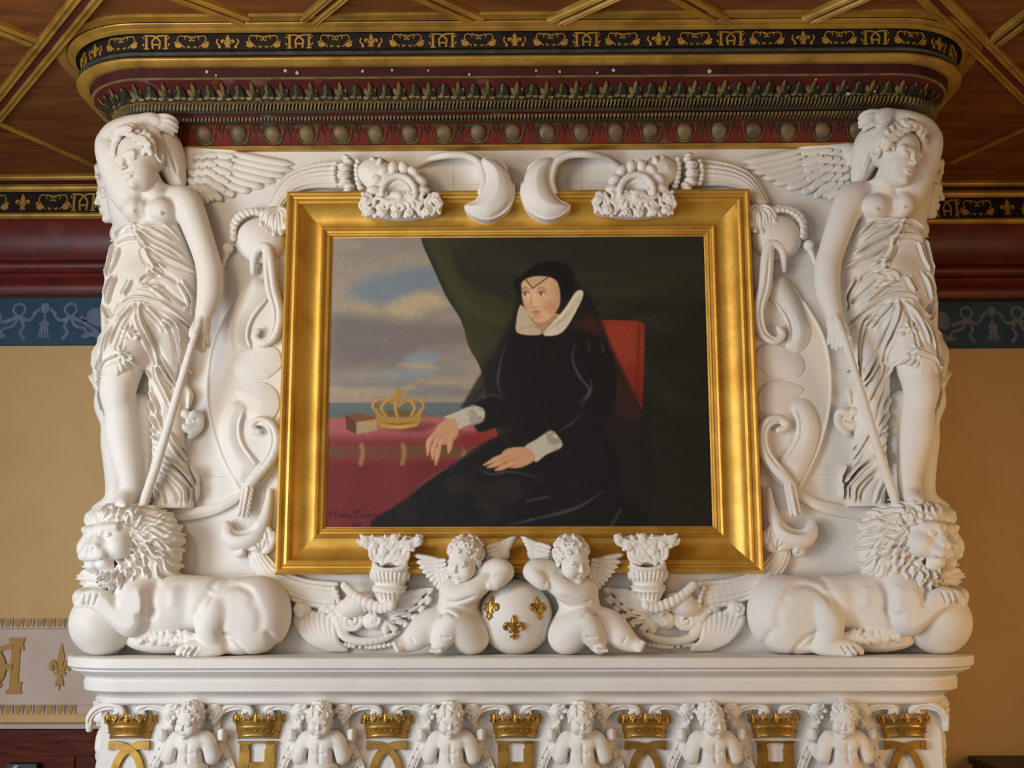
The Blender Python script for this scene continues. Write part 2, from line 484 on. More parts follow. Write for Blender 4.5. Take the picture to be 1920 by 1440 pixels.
def flat_obj(name, polys, fn, m, parent=None, t=.002):
    """polygons (x, y) -> raised shapes; fn(x, y, h) gives the place"""
    V = []; F = []
    for i_, p in enumerate(polys):
        n = len(V); k = len(p)
        V += [fn(x, y, t*(1+.06*i_)+.00012*i_) for x, y in p]+[fn(x, y, -.001) for x, y in p]
        F.append(tuple(range(n, n+k)))
        F += [(n+i, n+k+i, n+k+(i+1) % k, n+(i+1) % k) for i in range(k)]
    o = mesh_obj(name, V, F, m, None, smooth=False)
    bm = bmesh.new(); bm.from_mesh(o.data); bmesh.ops.recalc_face_normals(bm, faces=bm.faces); bm.to_mesh(o.data); bm.free()
    if parent is not None: o.parent = parent
    return o

# ---------------------------------------------------------------- room shell
structure(box('floor', (-XR, YB, -.1), (XR, YWR+.2, 0), 'floor_tile'), 'brown tiled floor of the room', 'floor')
ceil = structure(box('ceiling', (-XR, YB, ZC), (XR, YWR+.2, ZC+.12), 'ceiling_wood'), 'brown wooden ceiling with gilded diagonal ribs', 'ceiling')
structure(box('wall_back_left', (-XR, YWL, 0), (-A+.1, YWL+.2, ZC), 'wall_ochre'), 'ochre wall left of the chimney', 'wall')
structure(box('wall_back_right', (A-.1, YWR, 0), (XR, YWR+.2, ZC), 'wall_ochre'), 'ochre wall right of the chimney', 'wall')
structure(box('wall_right', (XR, YB, 0), (XR+.2, YWR+.2, ZC), 'wall_ochre'), 'ochre side wall on the right of the room', 'wall')
wl = []
for y0, y1, z0, z1 in ((YB, -5.9, 0, ZC), (-4.5, -3.7, 0, ZC), (-2.3, YWL+.2, 0, ZC), (-5.9, -4.5, 0, .5), (-5.9, -4.5, 3.0, ZC), (-3.7, -2.3, 0, .5), (-3.7, -2.3, 3.0, ZC)):
    wl.append(box_vf((-XR-.25, y0, z0), (-XR, y1, z1)))
structure(mesh_obj('wall_left', *join_vf(wl), 'wall_ochre', smooth=False), 'ochre side wall with two tall windows', 'wall')
wl = []
for x0, x1, z0, z1 in ((-XR, -2.05, 0, ZC), (-.55, XR, 0, ZC), (-2.05, -.55, 0, .5), (-2.05, -.55, 3.0, ZC)):
    wl.append(box_vf((x0, YB-.25, z0), (x1, YB, z1)))
structure(mesh_obj('wall_rear', *join_vf(wl), 'wall_ochre', smooth=False), 'ochre wall behind the viewer with one window', 'wall')
for n_, (y0, y1) in enumerate(((-3.7, -2.3), (-5.9, -4.5))):  # assumed windows, out of view, where the left daylight enters
    fr = [box_vf((-XR-.16, y0, .5), (-XR-.1, y0+.06, 3.0)), box_vf((-XR-.16, y1-.06, .5), (-XR-.1, y1, 3.0)), box_vf((-XR-.16, (y0+y1)/2-.03, .5), (-XR-.1, (y0+y1)/2+.03, 3.0))]
    fr += [box_vf((-XR-.16, y0, z-.025), (-XR-.1, y1, z+.025)) for z in (.525, 1.35, 2.15, 2.975)]
    structure(mesh_obj('window_%d' % (n_+1), *join_vf(fr), 'window_paint', smooth=False), 'tall white framed window in the side wall', 'window')

# ---- ceiling ribs: gold, red, gold strips lying under the wooden ceiling
def rib(p, q, ext0=0., ext1=0., w=.047, single=False):
    p = UZ(*p, ZC); q = UZ(*q, ZC); d = (q-p); ln = d.length; d = d/ln
    p = p-d*ext0; q = q+d*ext1; n = Vector((-d.y, d.x, 0))
    def strip(name, a, b, zt, m, par):
        prof = [(a, 0), (a, zt*.7), (a+(b-a)*.2, zt), (a+(b-a)*.42, zt*.75), (a+(b-a)*.58, zt*.75), (a+(b-a)*.8, zt), (b, zt*.7), (b, 0)]
        V = []; F = []
        for s_, z_ in prof:
            V += [tuple(p+n*s_+Vector((0, 0, -z_))), tuple(q+n*s_+Vector((0, 0, -z_)))]
        for i in range(len(prof)-1): F.append((2*i, 2*i+1, 2*i+3, 2*i+2))
        return mesh_obj(name, V, F, m, par, sharp=30)
    if single:
        return strip('ceiling_rib', -w*.5, w*.5, .02, 'cornice_gilt', ceil)
    r_ = strip('ceiling_rib', -w, -w*.3, .024, 'cornice_gilt', ceil)
    strip('red_strip', -w*.3, w*.3, .012, 'ceiling_red', r_)
    strip('gilded_strip', w*.3, w, .024, 'cornice_gilt', r_)
    return r_
rib((0, 197), (157, 0), 1.0, 1.0)
rib((0, 47), (64, 73), 1.0, 0, .034)
rib((0, 227), (182, 308), 1.0, .05, .032, True)
rib((367, -2), (460, 33), 1.0, 0, .034)
rib((622, -2), (578, 35), 1.0, 0, .034)
rib((815, -4), (897, 33), 1.0, 0, .034)
rib((1120, -2), (1037, 36), 1.0, 0, .034)
rib((1293, -2), (1353, 32), 1.0, 0, .034)
rib((1590, -2), (1513, 32), 1.0, 0, .034)
rib((1752, -6), (1920, 165), 1.0, 1.0)
rib((1920, 30), (1862, 75), 1.0, 0, .034)
rib((1920, 237), (1798, 294), 1.0, .05, .032, True)

# ---- wall cornice, red cove and painted blue frieze on both sides of the chimney
def wall_bands(x0, x1, yw, side):
    def zr(v, o=.0): return U(100, v, YWL-o).z
    B = empty('trim_1' if side == 'left' else 'trim_2', (x0, yw, zr(400)))
    structure(B, 'gilded and black patterned cornice with dark red cove, %s of the chimney' % side, 'cornice')
    def part(name, prof, m): return adopt(run_x(name, prof, x0, x1, yw, m), B)
    part('gilded_moulding', [(.2, ZC)]+bulge(.2, ZC-.004, .19, zr(338, .19), .008), 'cornice_gilt')
    part('shadow_band', [(.19, zr(338, .19)), (.17, zr(347, .17))], 'red_dark')  # dark red strip between two gilded mouldings
    part('gilded_moulding', bulge(.185, zr(346, .18), .175, zr(360, .17), .01), 'cornice_gilt')
    part('pattern_band', [(.16, zr(360, .16)), (.16, zr(399, .16))], 'frieze_black')
    part('gilded_moulding', bulge(.175, zr(399, .17), .165, zr(410, .165), .01), 'cornice_gilt')
    part('red_cove', [(.16, zr(410, .16))]+bulge(.155, zr(412, .155), .08, zr(488, .08), -.03)+bulge(.095, zr(490, .09), .085, zr(508, .085), .012)+bulge(.08, zr(510, .08), .07, zr(524, .07), .016)+bulge(.06, zr(527, .06), .05, zr(552, .05), .012), 'wall_red')
    part('shadow_fillet', [(.03, zr(552)), (.03, zr(562))], 'wood_black')  # thin black strip between red cove and blue frieze
    part('blue_frieze', [(.03, zr(562)), (.03, zr(648)), (.0, zr(648.5))], 'wall_blue')
    # gold on black ornaments
    zc = (zr(360, .16)+zr(399, .16))/2; hh = abs(zr(360, .16)-zr(399, .16))*.86
    per = .62
    k0 = int((x0)/per)-1
    for k in range(-24, 24):
        x = k*per/4 + U(157 if side == 'left' else 1775, 380, yw-.16).x
        if x < x0+.1 or x > x1-.1: continue
        sh, nm, sx = [(shape_monogram, 'gold_monogram', 1.0), (shape_arabesque, 'gold_arabesque', .82), (shape_fleur, 'gold_fleur_de_lis', 1.0), (shape_arabesque, 'gold_arabesque', .82)][k % 4]
        adopt(flat_obj(nm, sh(), lambda a, b, h, x=x, sx=sx: (x+a*hh*sx, yw-.16-h, zc+b*hh), 'paint_gold'), B)
    # pale grotesques on the blue frieze: bows, tassels, flowers
    zc2 = (zr(562)+zr(648))/2; h2 = abs(zr(562)-zr(648))
    bow = [stroke(arc(0, .27, .13, -70, 250), .05), stroke([(0, .12), (.2, .02), (.34, .12), (.42, .26)], .1, taper=True), stroke([(0, .12), (.12, -.1), (.05, -.25), (.16, -.42)], .07),
           stroke([(0, .12), (-.2, .02), (-.36, -.02)], .09), stroke([(0, .12), (-.12, -.1), (-.34, -.18), (-.4, -.38)], .07)]
    tassel = [sm(arc(0, .3, .12, 0, 340, 8), 2), stroke([(0, .16), (0, 0)], .05), sm([(-.14, -.05), (0, .04), (.14, -.05), (.08, -.12), (-.08, -.12)], 2)]+[stroke([(dx*.5, -.12), (dx, -.38)], .055) for dx in (-.14, -.05, .05, .14)]+[stroke([(-.14, .28), (-.34, .16)], .1, taper=True), stroke([(.14, .28), (.34, .16)], .1, taper=True)]
    flower = [sm([(-.2, .2), (-.05, .3), (.12, .26), (.2, .05), (.12, -.12), (-.06, -.08), (-.2, .02)], 3), stroke([(-.3, -.02), (-.1, -.15), (.1, -.3), (.3, -.34)], .08), stroke([(-.3, -.36), (-.1, -.3), (.12, -.36)], .09), stroke([(-.36, .1), (-.22, .02)], .08)]
    seq = [(bow, .95), (tassel, .8), ([[(-x, y) for x, y in p][::-1] for p in bow], .95), (flower, .95)]
    dx = L(62)*1.25
    xs0 = U(40 if side == 'left' else 1808, 600, yw).x
    for k in range(-12, 13):
        x = xs0+k*dx*.86
        if x < x0+.1 or x > x1-.1: continue
        sh, sx = seq[k % 4]
        adopt(flat_obj('painted_ornament', sh, lambda a, b, h, x=x, sx=sx: (x+a*h2*sx, yw-.03-h, zc2+b*h2*.95), 'frieze_white', t=.001), B)
    return B
wall_bands(-XR, -A+.1, YWL, 'left')
wall_bands(A-.1, XR, YWR, 'right')

# ---- painted dado band on the left wall: egg borders, gold H and fleur-de-lis
def dado():
    def zr(v): return U(60, v, YWL).z
    x0, x1 = -XR, -A+.1
    B = empty('trim_3', (x0, YWL, zr(1260)))
    structure(B, 'pink and white dado band with gilded ornaments low on the left wall', 'frieze')
    adopt(run_x('band_field', [(0, zr(1160)), (.02, zr(1160)), (.02, zr(1178)), (.012, zr(1180)), (.012, zr(1320)), (.02, zr(1322)), (.02, zr(1337)), (0, zr(1337))], x0, x1, YWL, 'band_pink'), B)
    adopt(run_x('ledge', [(0, zr(1354)), (.05, zr(1356)), (.05, zr(1364)), (0, zr(1364))], x0, x1, YWL, 'band_pink'), B)
    for vr in (1168, 1329):
        z = zr(vr); hh = abs(zr(1160)-zr(1177))
        step = abs(U(100, vr, YWL).x-U(100+19.5, vr, YWL).x)
        n = int(1.3/step)
        egg = None; dart = None
        for k in range(n):
            x = U(135, vr, YWL).x-k*step
            vv = [(0, 0, 0)]; ff = []
            if egg is None:
                pts = arc(0, .05, .36, 180, 360, 8, .5)+[(.36, .42), (-.36, .42)]
                egg = flat_obj('egg', [pts], lambda a, b, h: (a*hh*.9, -h, b*hh), 'dentil_gold', None, .006); eo = egg
                dart = flat_obj('dart', [[(-.12, .45), (.12, .45), (.05, -.45), (-.05, -.45)]], lambda a, b, h: (a*hh, -h, b*hh), 'dentil_shade', None, .005); do = dart
            else:
                eo = egg.copy(); COL.objects.link(eo); do = dart.copy(); COL.objects.link(do)
            eo.location = (x, YWL-.02, z); do.location = (x+step/2, YWL-.02, z)
            for o in (eo, do):
                o.parent = B; o.matrix_parent_inverse = Matrix.Translation(B.location).inverted()
    def place(u, v): return U(u, v, YWL)
    hgt = abs(zr(1205)-zr(1292))
    for du in (0, -220):
        c = place(116+du, 1250)
        adopt(flat_obj('gilded_fleur_de_lis', shape_fleur(), lambda a, b, h: (c.x+a*hgt*.62, YWL-.012-h, c.z+b*hgt), 'dentil_gold', None, .008), B)
        c2 = place(-2+du, 1248); g = abs(zr(1195)-zr(1300))
        H = [stroke([(.34, .48), (.34, -.48)], .17), stroke([(.2, .46), (.5, .46)], .08), stroke([(.2, -.46), (.5, -.46)], .08), stroke([(.44, .44), (.47, .28)], .06), stroke([(.44, -.44), (.47, -.28)], .06), stroke([(-.3, -.02), (.3, -.02)], .1),
             stroke([(.28, .36), (.05, .3), (-.12, .05), (-.1, -.2), (.1, -.36)], .09)]
        adopt(flat_obj('gilded_monogram', H+mirx(H), lambda a, b, h: (c2.x+a*g*.95, YWL-.012-h, c2.z+b*g), 'dentil_gold', None, .008), B)
dado()
# ---- dark wooden door head at lower left
def door():
    z1 = U(60, 1368, YWL-.05).z; xr = U(186, 1400, YWL-.05).x
    D_ = empty('door_1', (-2.4, YWL, 0)); structure(D_, 'dark brown wooden door below the painted band', 'door')
    adopt(box('door_leaf', (-XR, YWL-.06, 0), (xr+.2, YWL, z1), 'wood_dark'), D_)
    for x0, x1 in ((-3.3, -2.75), (-2.68, -2.12), (-2.05, -1.6)):
        adopt(box('door_panel', (x0, YWL-.075, .1), (x1, YWL-.055, z1-.12), 'wood_dark'), D_)
    adopt(box('door_rail', (-XR, YWL-.085, z1-.05), (xr+.2, YWL-.05, z1), 'wood_dark'), D_)
door()

# ---------------------------------------------------------------- chimney breast of stone blocks
ZS = zrow(1233, -0.21)                    # top of the mantel shelf
ZT = zrow(277, -0.03)                     # under the painted cornice
breast = structure(box('wall_chimney_breast', (-A+.012, .012, 0), (A-.012, YWR, ZC), 'stone'), 'white stone chimney breast rising to the painted cornice', 'chimney breast')
xcols = [-A, -.93, -.245, .245, .93, A]
zcols = [ZS-.05, zrow(1075, 0), zrow(892, 0), zrow(697, 0), zrow(500, 0), zrow(345, 0), ZT+.06]
for i in range(5):
    for j in range(6):
        g = .0003
        o = box('stone_block', (xcols[i]+g, 0, zcols[j]+g), (xcols[i+1]-g, .3, zcols[j+1]-g), 'stone', breast)
for s in (-1, 1):
    for j in range(6):
        o = box('stone_block', (min(s*A, s*(A-.02)), .3+.001, zcols[j]+.0006), (max(s*A, s*(A-.02)), YWL-.01, zcols[j+1]-.0006), 'stone', breast)

# ---------------------------------------------------------------- painted and gilded cornice
cornice = empty('painted_cornice', (0, 0, ZT), 'painted and gilded cornice with rounded corners at the top of the chimney', 'cornice')
CP = {277: .03, 272: .05, 270: .03, 232: .06, 228: .078, 218: .083, 212: .09, 210: .10, 192: .115, 188: .128, 146: .195, 142: .205, 124: .212, 121: .235, 103: .255, 100: .25, 92: .25, 90: .24, 60: .25, 58: .27, 38: .30, 33: .30}
def cp(v): return (CP[v], zrow(v, -CP[v]))
def csweep(name, prof, m): return adopt(sweep(name, prof, m, None, yback=YWL-.02), cornice)
csweep('gilded_bead', [(0, cp(277)[1])]+bulge(*cp(277), *cp(270), .012), 'cornice_gilt')
csweep('egg_band', [cp(270)]+bulge(*cp(270), *cp(232), .012)+[cp(232)], 'red_bright')
csweep('red_fillet', [cp(232), cp(228)], 'red_bright')
csweep('dotted_fillet', bulge(*cp(228), *cp(218), .004, 5), 'leaf_dark')
csweep('red_fillet', [cp(218), cp(212), cp(210)], 'red_paint')
csweep('braid_band', bulge(*cp(210), *cp(192), .008), 'braid')
csweep('gilded_fillet', bulge(*cp(192), *cp(188), .004, 4), 'cornice_gilt')
csweep('leaf_band', bulge(*cp(188), *cp(146), -.022, 9), 'red_paint')
csweep('gilded_fillet', bulge(*cp(146), *cp(142), .003, 4), 'leaf_gold')
csweep('red_fascia', [cp(142), cp(124)], 'red_dark')
csweep('gilded_moulding', [cp(124)]+bulge(*cp(121), *cp(103), .016), 'cornice_gilt')
csweep('grey_rod', bulge(*cp(100), *cp(92), .008, 6), 'grey_rod')
csweep('pattern_band', [cp(103), cp(100), cp(92), cp(90), cp(60), cp(58)], 'frieze_black')
z58, z38 = cp(58)[1], cp(38)[1]
csweep('gilded_moulding', bulge(.27, z58, .282, z58+(z38-z58)*.55, .01, 5)+bulge(.285, z58+(z38-z58)*.58, .30, z38, .008, 5), 'cornice_gilt')
csweep('shadow_fillet', [(.295, z38), (.295, ZC)], 'leaf_dark')  # dark strip between the top moulding and the ceiling
csweep('ceiling_moulding', [(.303, ZC), (.303, ZC-.008)]+bulge(.306, ZC-.011, .345, ZC-.011, 0, 3)+[(.345, ZC)], 'cornice_gilt')

def band_fn(o0, z0, o1, z1, s0, sw, swell=0.0):
    """map ornament coordinates (x across, y in -.5...5) onto a cornice band"""
    def fn(x, y, h):
        t = y+.5; o = o0+(o1-o0)*t+swell*math.sin(math.pi*min(max(t, 0), 1)); z = z0+(z1-z0)*t
        (px, py), (nx, ny) = path_pt(s0+x*sw, o)
        return (px+nx*h, py+ny*h, z)
    return fn
# gold monograms, lilies and arabesques on the black band
o0, z0 = cp(90); o1, z1 = cp(60)
bh = z1-z0; per = abs(U(1100, 75, -.25).x-U(830, 75, -.25).x)
sx0 = U(965, 75, -.25).x
for k in range(-14, 15):
    s_ = sx0+k*per/4
    if abs(s_) > 1.95: continue
    sh, nm, wd = [(shape_fleur, 'gold_fleur_de_lis', 1.15), (shape_arabesque, 'gold_arabesque', 1.0), (shape_monogram, 'gold_monogram', 1.2), (shape_arabesque, 'gold_arabesque', 1.0)][k % 4]
    pl = sh()
    if sh is shape_fleur: pl = pl+[stroke([(.42, -.3), (.6, -.05), (.55, .2)], .08), stroke([(-.42, -.3), (-.6, -.05), (-.55, .2)], .08), sm(arc(.45, -.38, .09, 0, 320, 6), 1), sm(arc(-.45, -.38, .09, 0, 320, 6), 1)]
    adopt(flat_obj(nm, [[(x, y*.9) for x, y in p] for p in pl], band_fn(o0, z0, o1, z1, s_, bh*wd), 'paint_gold', None, .0018), cornice)
# palmettes on the cove
def leaf_shapes(kind):
    lobes = []
    n = 5
    for i in range(n):
        a = math.radians(90+(i-2)*(34 if kind == 0 else 24)); ln = [.62, .86, 1.0, .86, .62][i] if kind == 0 else [.55, .74, .9, .74, .55][i]
        cx, cy = .16*math.cos(a), -.42+.2*math.sin(a); ex, ey = cx+math.cos(a)*ln*.74, -.45+math.sin(a)*ln
        nx, ny = -math.sin(a)*.16, math.cos(a)*.16
        mx, my = cx+(ex-cx)*.62, cy+(ey-cy)*.62
        lobes.append(sm([(cx, cy), (mx+nx, my+ny), (ex, ey), (mx-nx, my-ny)], 3))
    return lobes
lo0, lz0 = cp(188); lo1, lz1 = cp(146)
lo1 = lo0+(lo1-lo0)*.8; lz1 = lz0+(lz1-lz0)*.8
lh = lz1-lz0; lstep = abs(U(1000, 170, -.16).x-U(972.3, 170, -.16).x)
for k in range(-36, 37):
    s_ = k*lstep
    if abs(s_) > 1.9: continue
    fn = band_fn(lo0, lz0, lo1, lz1, s_, lh*1.02, -.017)
    back = adopt(flat_obj('painted_leaf', [sm([(-.5, -.5), (-.48, .1), (-.3, .38), (0, .46), (.3, .38), (.48, .1), (.5, -.5)], 2)] if k % 2 else [sm([(-.46, -.5), (-.5, 0), (-.25, .3), (0, .42), (.25, .3), (.5, 0), (.46, -.5)], 2)], fn, 'leaf_dark', None, .0012), cornice)
    g = flat_obj('leaf_lobes', leaf_shapes(k % 2), fn, 'leaf_gold', None, .0026)
    g.parent = back
# braid: slanted little strokes
bo0, bz0 = cp(210); bo1, bz1 = cp(192)
pl = []
st_ = abs(U(1000, 200, -.11).x-U(993, 200, -.11).x)
n_ = int(1.75/st_)
def braid_fn(x, y, h):
    t = y+.5; o = bo0+(bo1-bo0)*t+.008*math.sin(math.pi*t); (px, py), (nx, ny) = path_pt(x, o); return (px+nx*h, py+ny*h, bz0+(bz1-bz0)*t)
for k in range(-n_, n_+1):
    x = k*st_; pl.append([(x-st_*.42, -.32), (x-st_*.02, -.32), (x+st_*.3, .34), (x-st_*.1, .34)])
br = adopt(flat_obj('braid_strokes', pl, braid_fn, 'leaf_gold', None, .0016), cornice); br['kind'] = 'stuff'
# dots on the little fillet
do0, dz0 = cp(228); do1, dz1 = cp(218); pl = []
def dot_fn(x, y, h):
    t = y+.5; o = do0+(do1-do0)*t+.004; (px, py), (nx, ny) = path_pt(x, o); return (px+nx*h, py+ny*h, dz0+(dz1-dz0)*t)
for k in range(-n_, n_+1):
    x = k*st_; pl.append([(x-st_*.3, -.3), (x+st_*.2, -.3), (x+st_*.3, .3), (x-st_*.2, .3)])
br = adopt(flat_obj('dotted_strokes', pl, dot_fn, 'leaf_gold', None, .001), cornice); br['kind'] = 'stuff'
# eggs and darts
eo0, ez0 = cp(270); eo1, ez1 = cp(232)
eh = ez1-ez0; estep = abs(U(961.7, 250, -.05).x-U(1026, 250, -.05).x); ex0 = U(961.7, 250, -.05).x
for k in range(-13, 14):
    s_ = ex0+k*estep
    if abs(s_) > 1.75: continue
    fn = band_fn(eo0, ez0, eo1, ez1, s_, eh, .012)
    ring = adopt(flat_obj('egg_shell', [sm([(-.7, .5), (-.66, 0), (-.42, -.4), (0, -.5), (.42, -.4), (.66, 0), (.7, .5)], 4)], fn, 'egg_ring', None, .003), cornice)
    V = []; F = []
    nr, na = 5, 16
    for i in range(nr+1):
        t = i/nr
        for j in range(na):
            a = 2*math.pi*j/na; x = .42*math.cos(a)*t; y = .04+.46*math.sin(a)*t
            V.append(fn(x, y, .003+.014*math.sqrt(max(1-t*t, 0))))
    for i in range(nr):
        for j in range(na): F.append((i*na+j, i*na+(j+1) % na, (i+1)*na+(j+1) % na, (i+1)*na+j))
    e = mesh_obj('egg', V, F, 'egg_paint'); e.parent = ring
    lines = [stroke([(-.6, .5), (-.56, 0), (-.36, -.36), (0, -.46), (.36, -.36), (.56, 0), (.6, .5)], .035)]
    g = flat_obj('shell_line', lines, fn, 'leaf_gold', None, .004); g.parent = ring
    fn2 = band_fn(eo0, ez0, eo1, ez1, s_+estep/2, eh, .012)
    adopt(flat_obj('dart', [stroke([(0, .5), (0, -.42)], .04), stroke([(-.1, .5), (-.07, .1), (0, -.1)], .04), stroke([(.1, .5), (.07, .1), (0, -.1)], .04), [(-.08, -.1), (0, -.32), (.08, -.1), (0, 0)]], fn2, 'egg_ring', None, .002), cornice)
# flaked plaster spots
for u, v in ((243, 135), (388, 135), (405, 142), (535, 133), (557, 137), (680, 134), (735, 132), (803, 133), (880, 140), (1005, 133), (1050, 135), (1120, 137), (1150, 132), (1330, 134), (1530, 150), (1590, 176), (1640, 172), (300, 118)):
    p = U(u, v, -.21); sz = rnd.uniform(.004, .009); n_ = rnd.randint(5, 7)
    pts = [(math.cos(6.283*i/n_)*rnd.uniform(.6, 1.2)*sz, math.sin(6.283*i/n_)*rnd.uniform(.6, 1.2)*sz) for i in range(n_)]
    if abs(p.x) < 1.38:
        adopt(flat_obj('plaster_chip', [pts], lambda a, b, h: (p.x+a, -.211-h, p.z+b), 'chip', None, .002), cornice)

# ---------------------------------------------------------------- mantel: frieze block and moulded shelf
YF = -.07                                 # face of the mantel frieze
frz = structure(box('wall_mantel_frieze', (-A+.0, YF, .0), (A-.0, .35, ZS-.06), 'stone'), 'white stone frieze block below the mantel shelf', 'mantel')
shelf = empty('mantel_shelf', (0, YF, ZS), 'white moulded stone mantel shelf with rounded ends below the lions', 'mantel shelf')
SP = {1233: .145, 1235: .149, 1252: .148, 1254: .142, 1256: .134, 1277: .088, 1279: .092, 1296: .088, 1298: .078, 1313: .04, 1315: .045, 1322: .03}
def sp(v): return (SP[v], zrow(v, YF-SP[v]))
def ssweep(name, prof, m='stone'): return adopt(sweep(name, prof, m, None, yback=YWL-.02, yf=YF, r0=.09), shelf)
ssweep('shelf_top', [(-.05, ZS+.002), (.13, ZS+.002), sp(1233), sp(1235), sp(1252), sp(1254)])
n0 = sp(1256); n1 = sp(1277)
ssweep('cove_moulding', [sp(1254), n0]+bulge(n0[0], n0[1], n0[0]-.012, n0[1]-.012, .006, 5)+bulge(n0[0]-.014, n0[1]-.014, n1[0], n1[1], -.012, 8))
ssweep('fascia', [n1, sp(1279), sp(1296), sp(1298)])
n0 = sp(1298); n1 = sp(1313)
ssweep('lower_moulding', bulge(n0[0], n0[1], n1[0], n1[1], -.012, 8)+[sp(1315)]+bulge(*sp(1315), *sp(1322), .006, 5)+[(0.0, sp(1322)[1])])

# ---------------------------------------------------------------- gilded frame
FY = -.012
_tl, _tr, _br, _bl = U(540, 360, -.07), U(1408, 353, -.07), U(1430, 1076, -.07), U(512, 1077, -.07)
fx0, fx1, fz0, fz1 = (_tl.x+_bl.x)/2, (_tr.x+_br.x)/2, (_bl.z+_br.z)/2, (_tl.z+_tr.z)/2
frame = empty('picture_frame', ((fx0+fx1)/2, 0, fz0), 'wide gilded moulded picture frame round the seated portrait', 'picture frame')
fw = L(84)
px = L(1)
prof = [(0, 2), (0, 34), (2, 40), (6, 42), (10, 40), (11, 36), (15, 35), (17, 39), (21, 40), (25, 38), (27, 32)]
prof += [(27+38*t, 31-13*math.sin(math.pi*.5*t)-3*math.sin(math.pi*t)) for t in [i/8 for i in range(1, 9)]]
prof += [(66, 22), (69, 24), (72, 22), (73, 17), (77, 16), (79, 18), (82, 17), (83, 12), (86, 11), (86, 2)]
def rail(name, p0, p1, inw):
    """one mitred side of the frame; inw = inward direction (x, z)"""
    ax = Vector((p1[0]-p0[0], 0, p1[1]-p0[1])).normalized(); V = []; F = []
    for t, h in prof:
        t *= px; h *= px
        for e, pt in ((1, p0), (-1, p1)):
            V.append((pt[0]+inw[0]*t+ax.x*t*e, -h, pt[1]+inw[1]*t+ax.z*t*e))
    for i in range(len(prof)-1): F.append((2*i, 2*i+1, 2*i+3, 2*i+2))
    o = mesh_obj(name, V, F, 'gilt', None, sharp=28)
    return adopt(o, frame)
rail('frame_rail', (fx0, fz1), (fx1, fz1), (0, -1))
rail('frame_rail', (fx1, fz0), (fx0, fz0), (0, 1))
rail('frame_rail', (fx0, fz0), (fx0, fz1), (1, 0))
rail('frame_rail', (fx1, fz1), (fx1, fz0), (-1, 0))

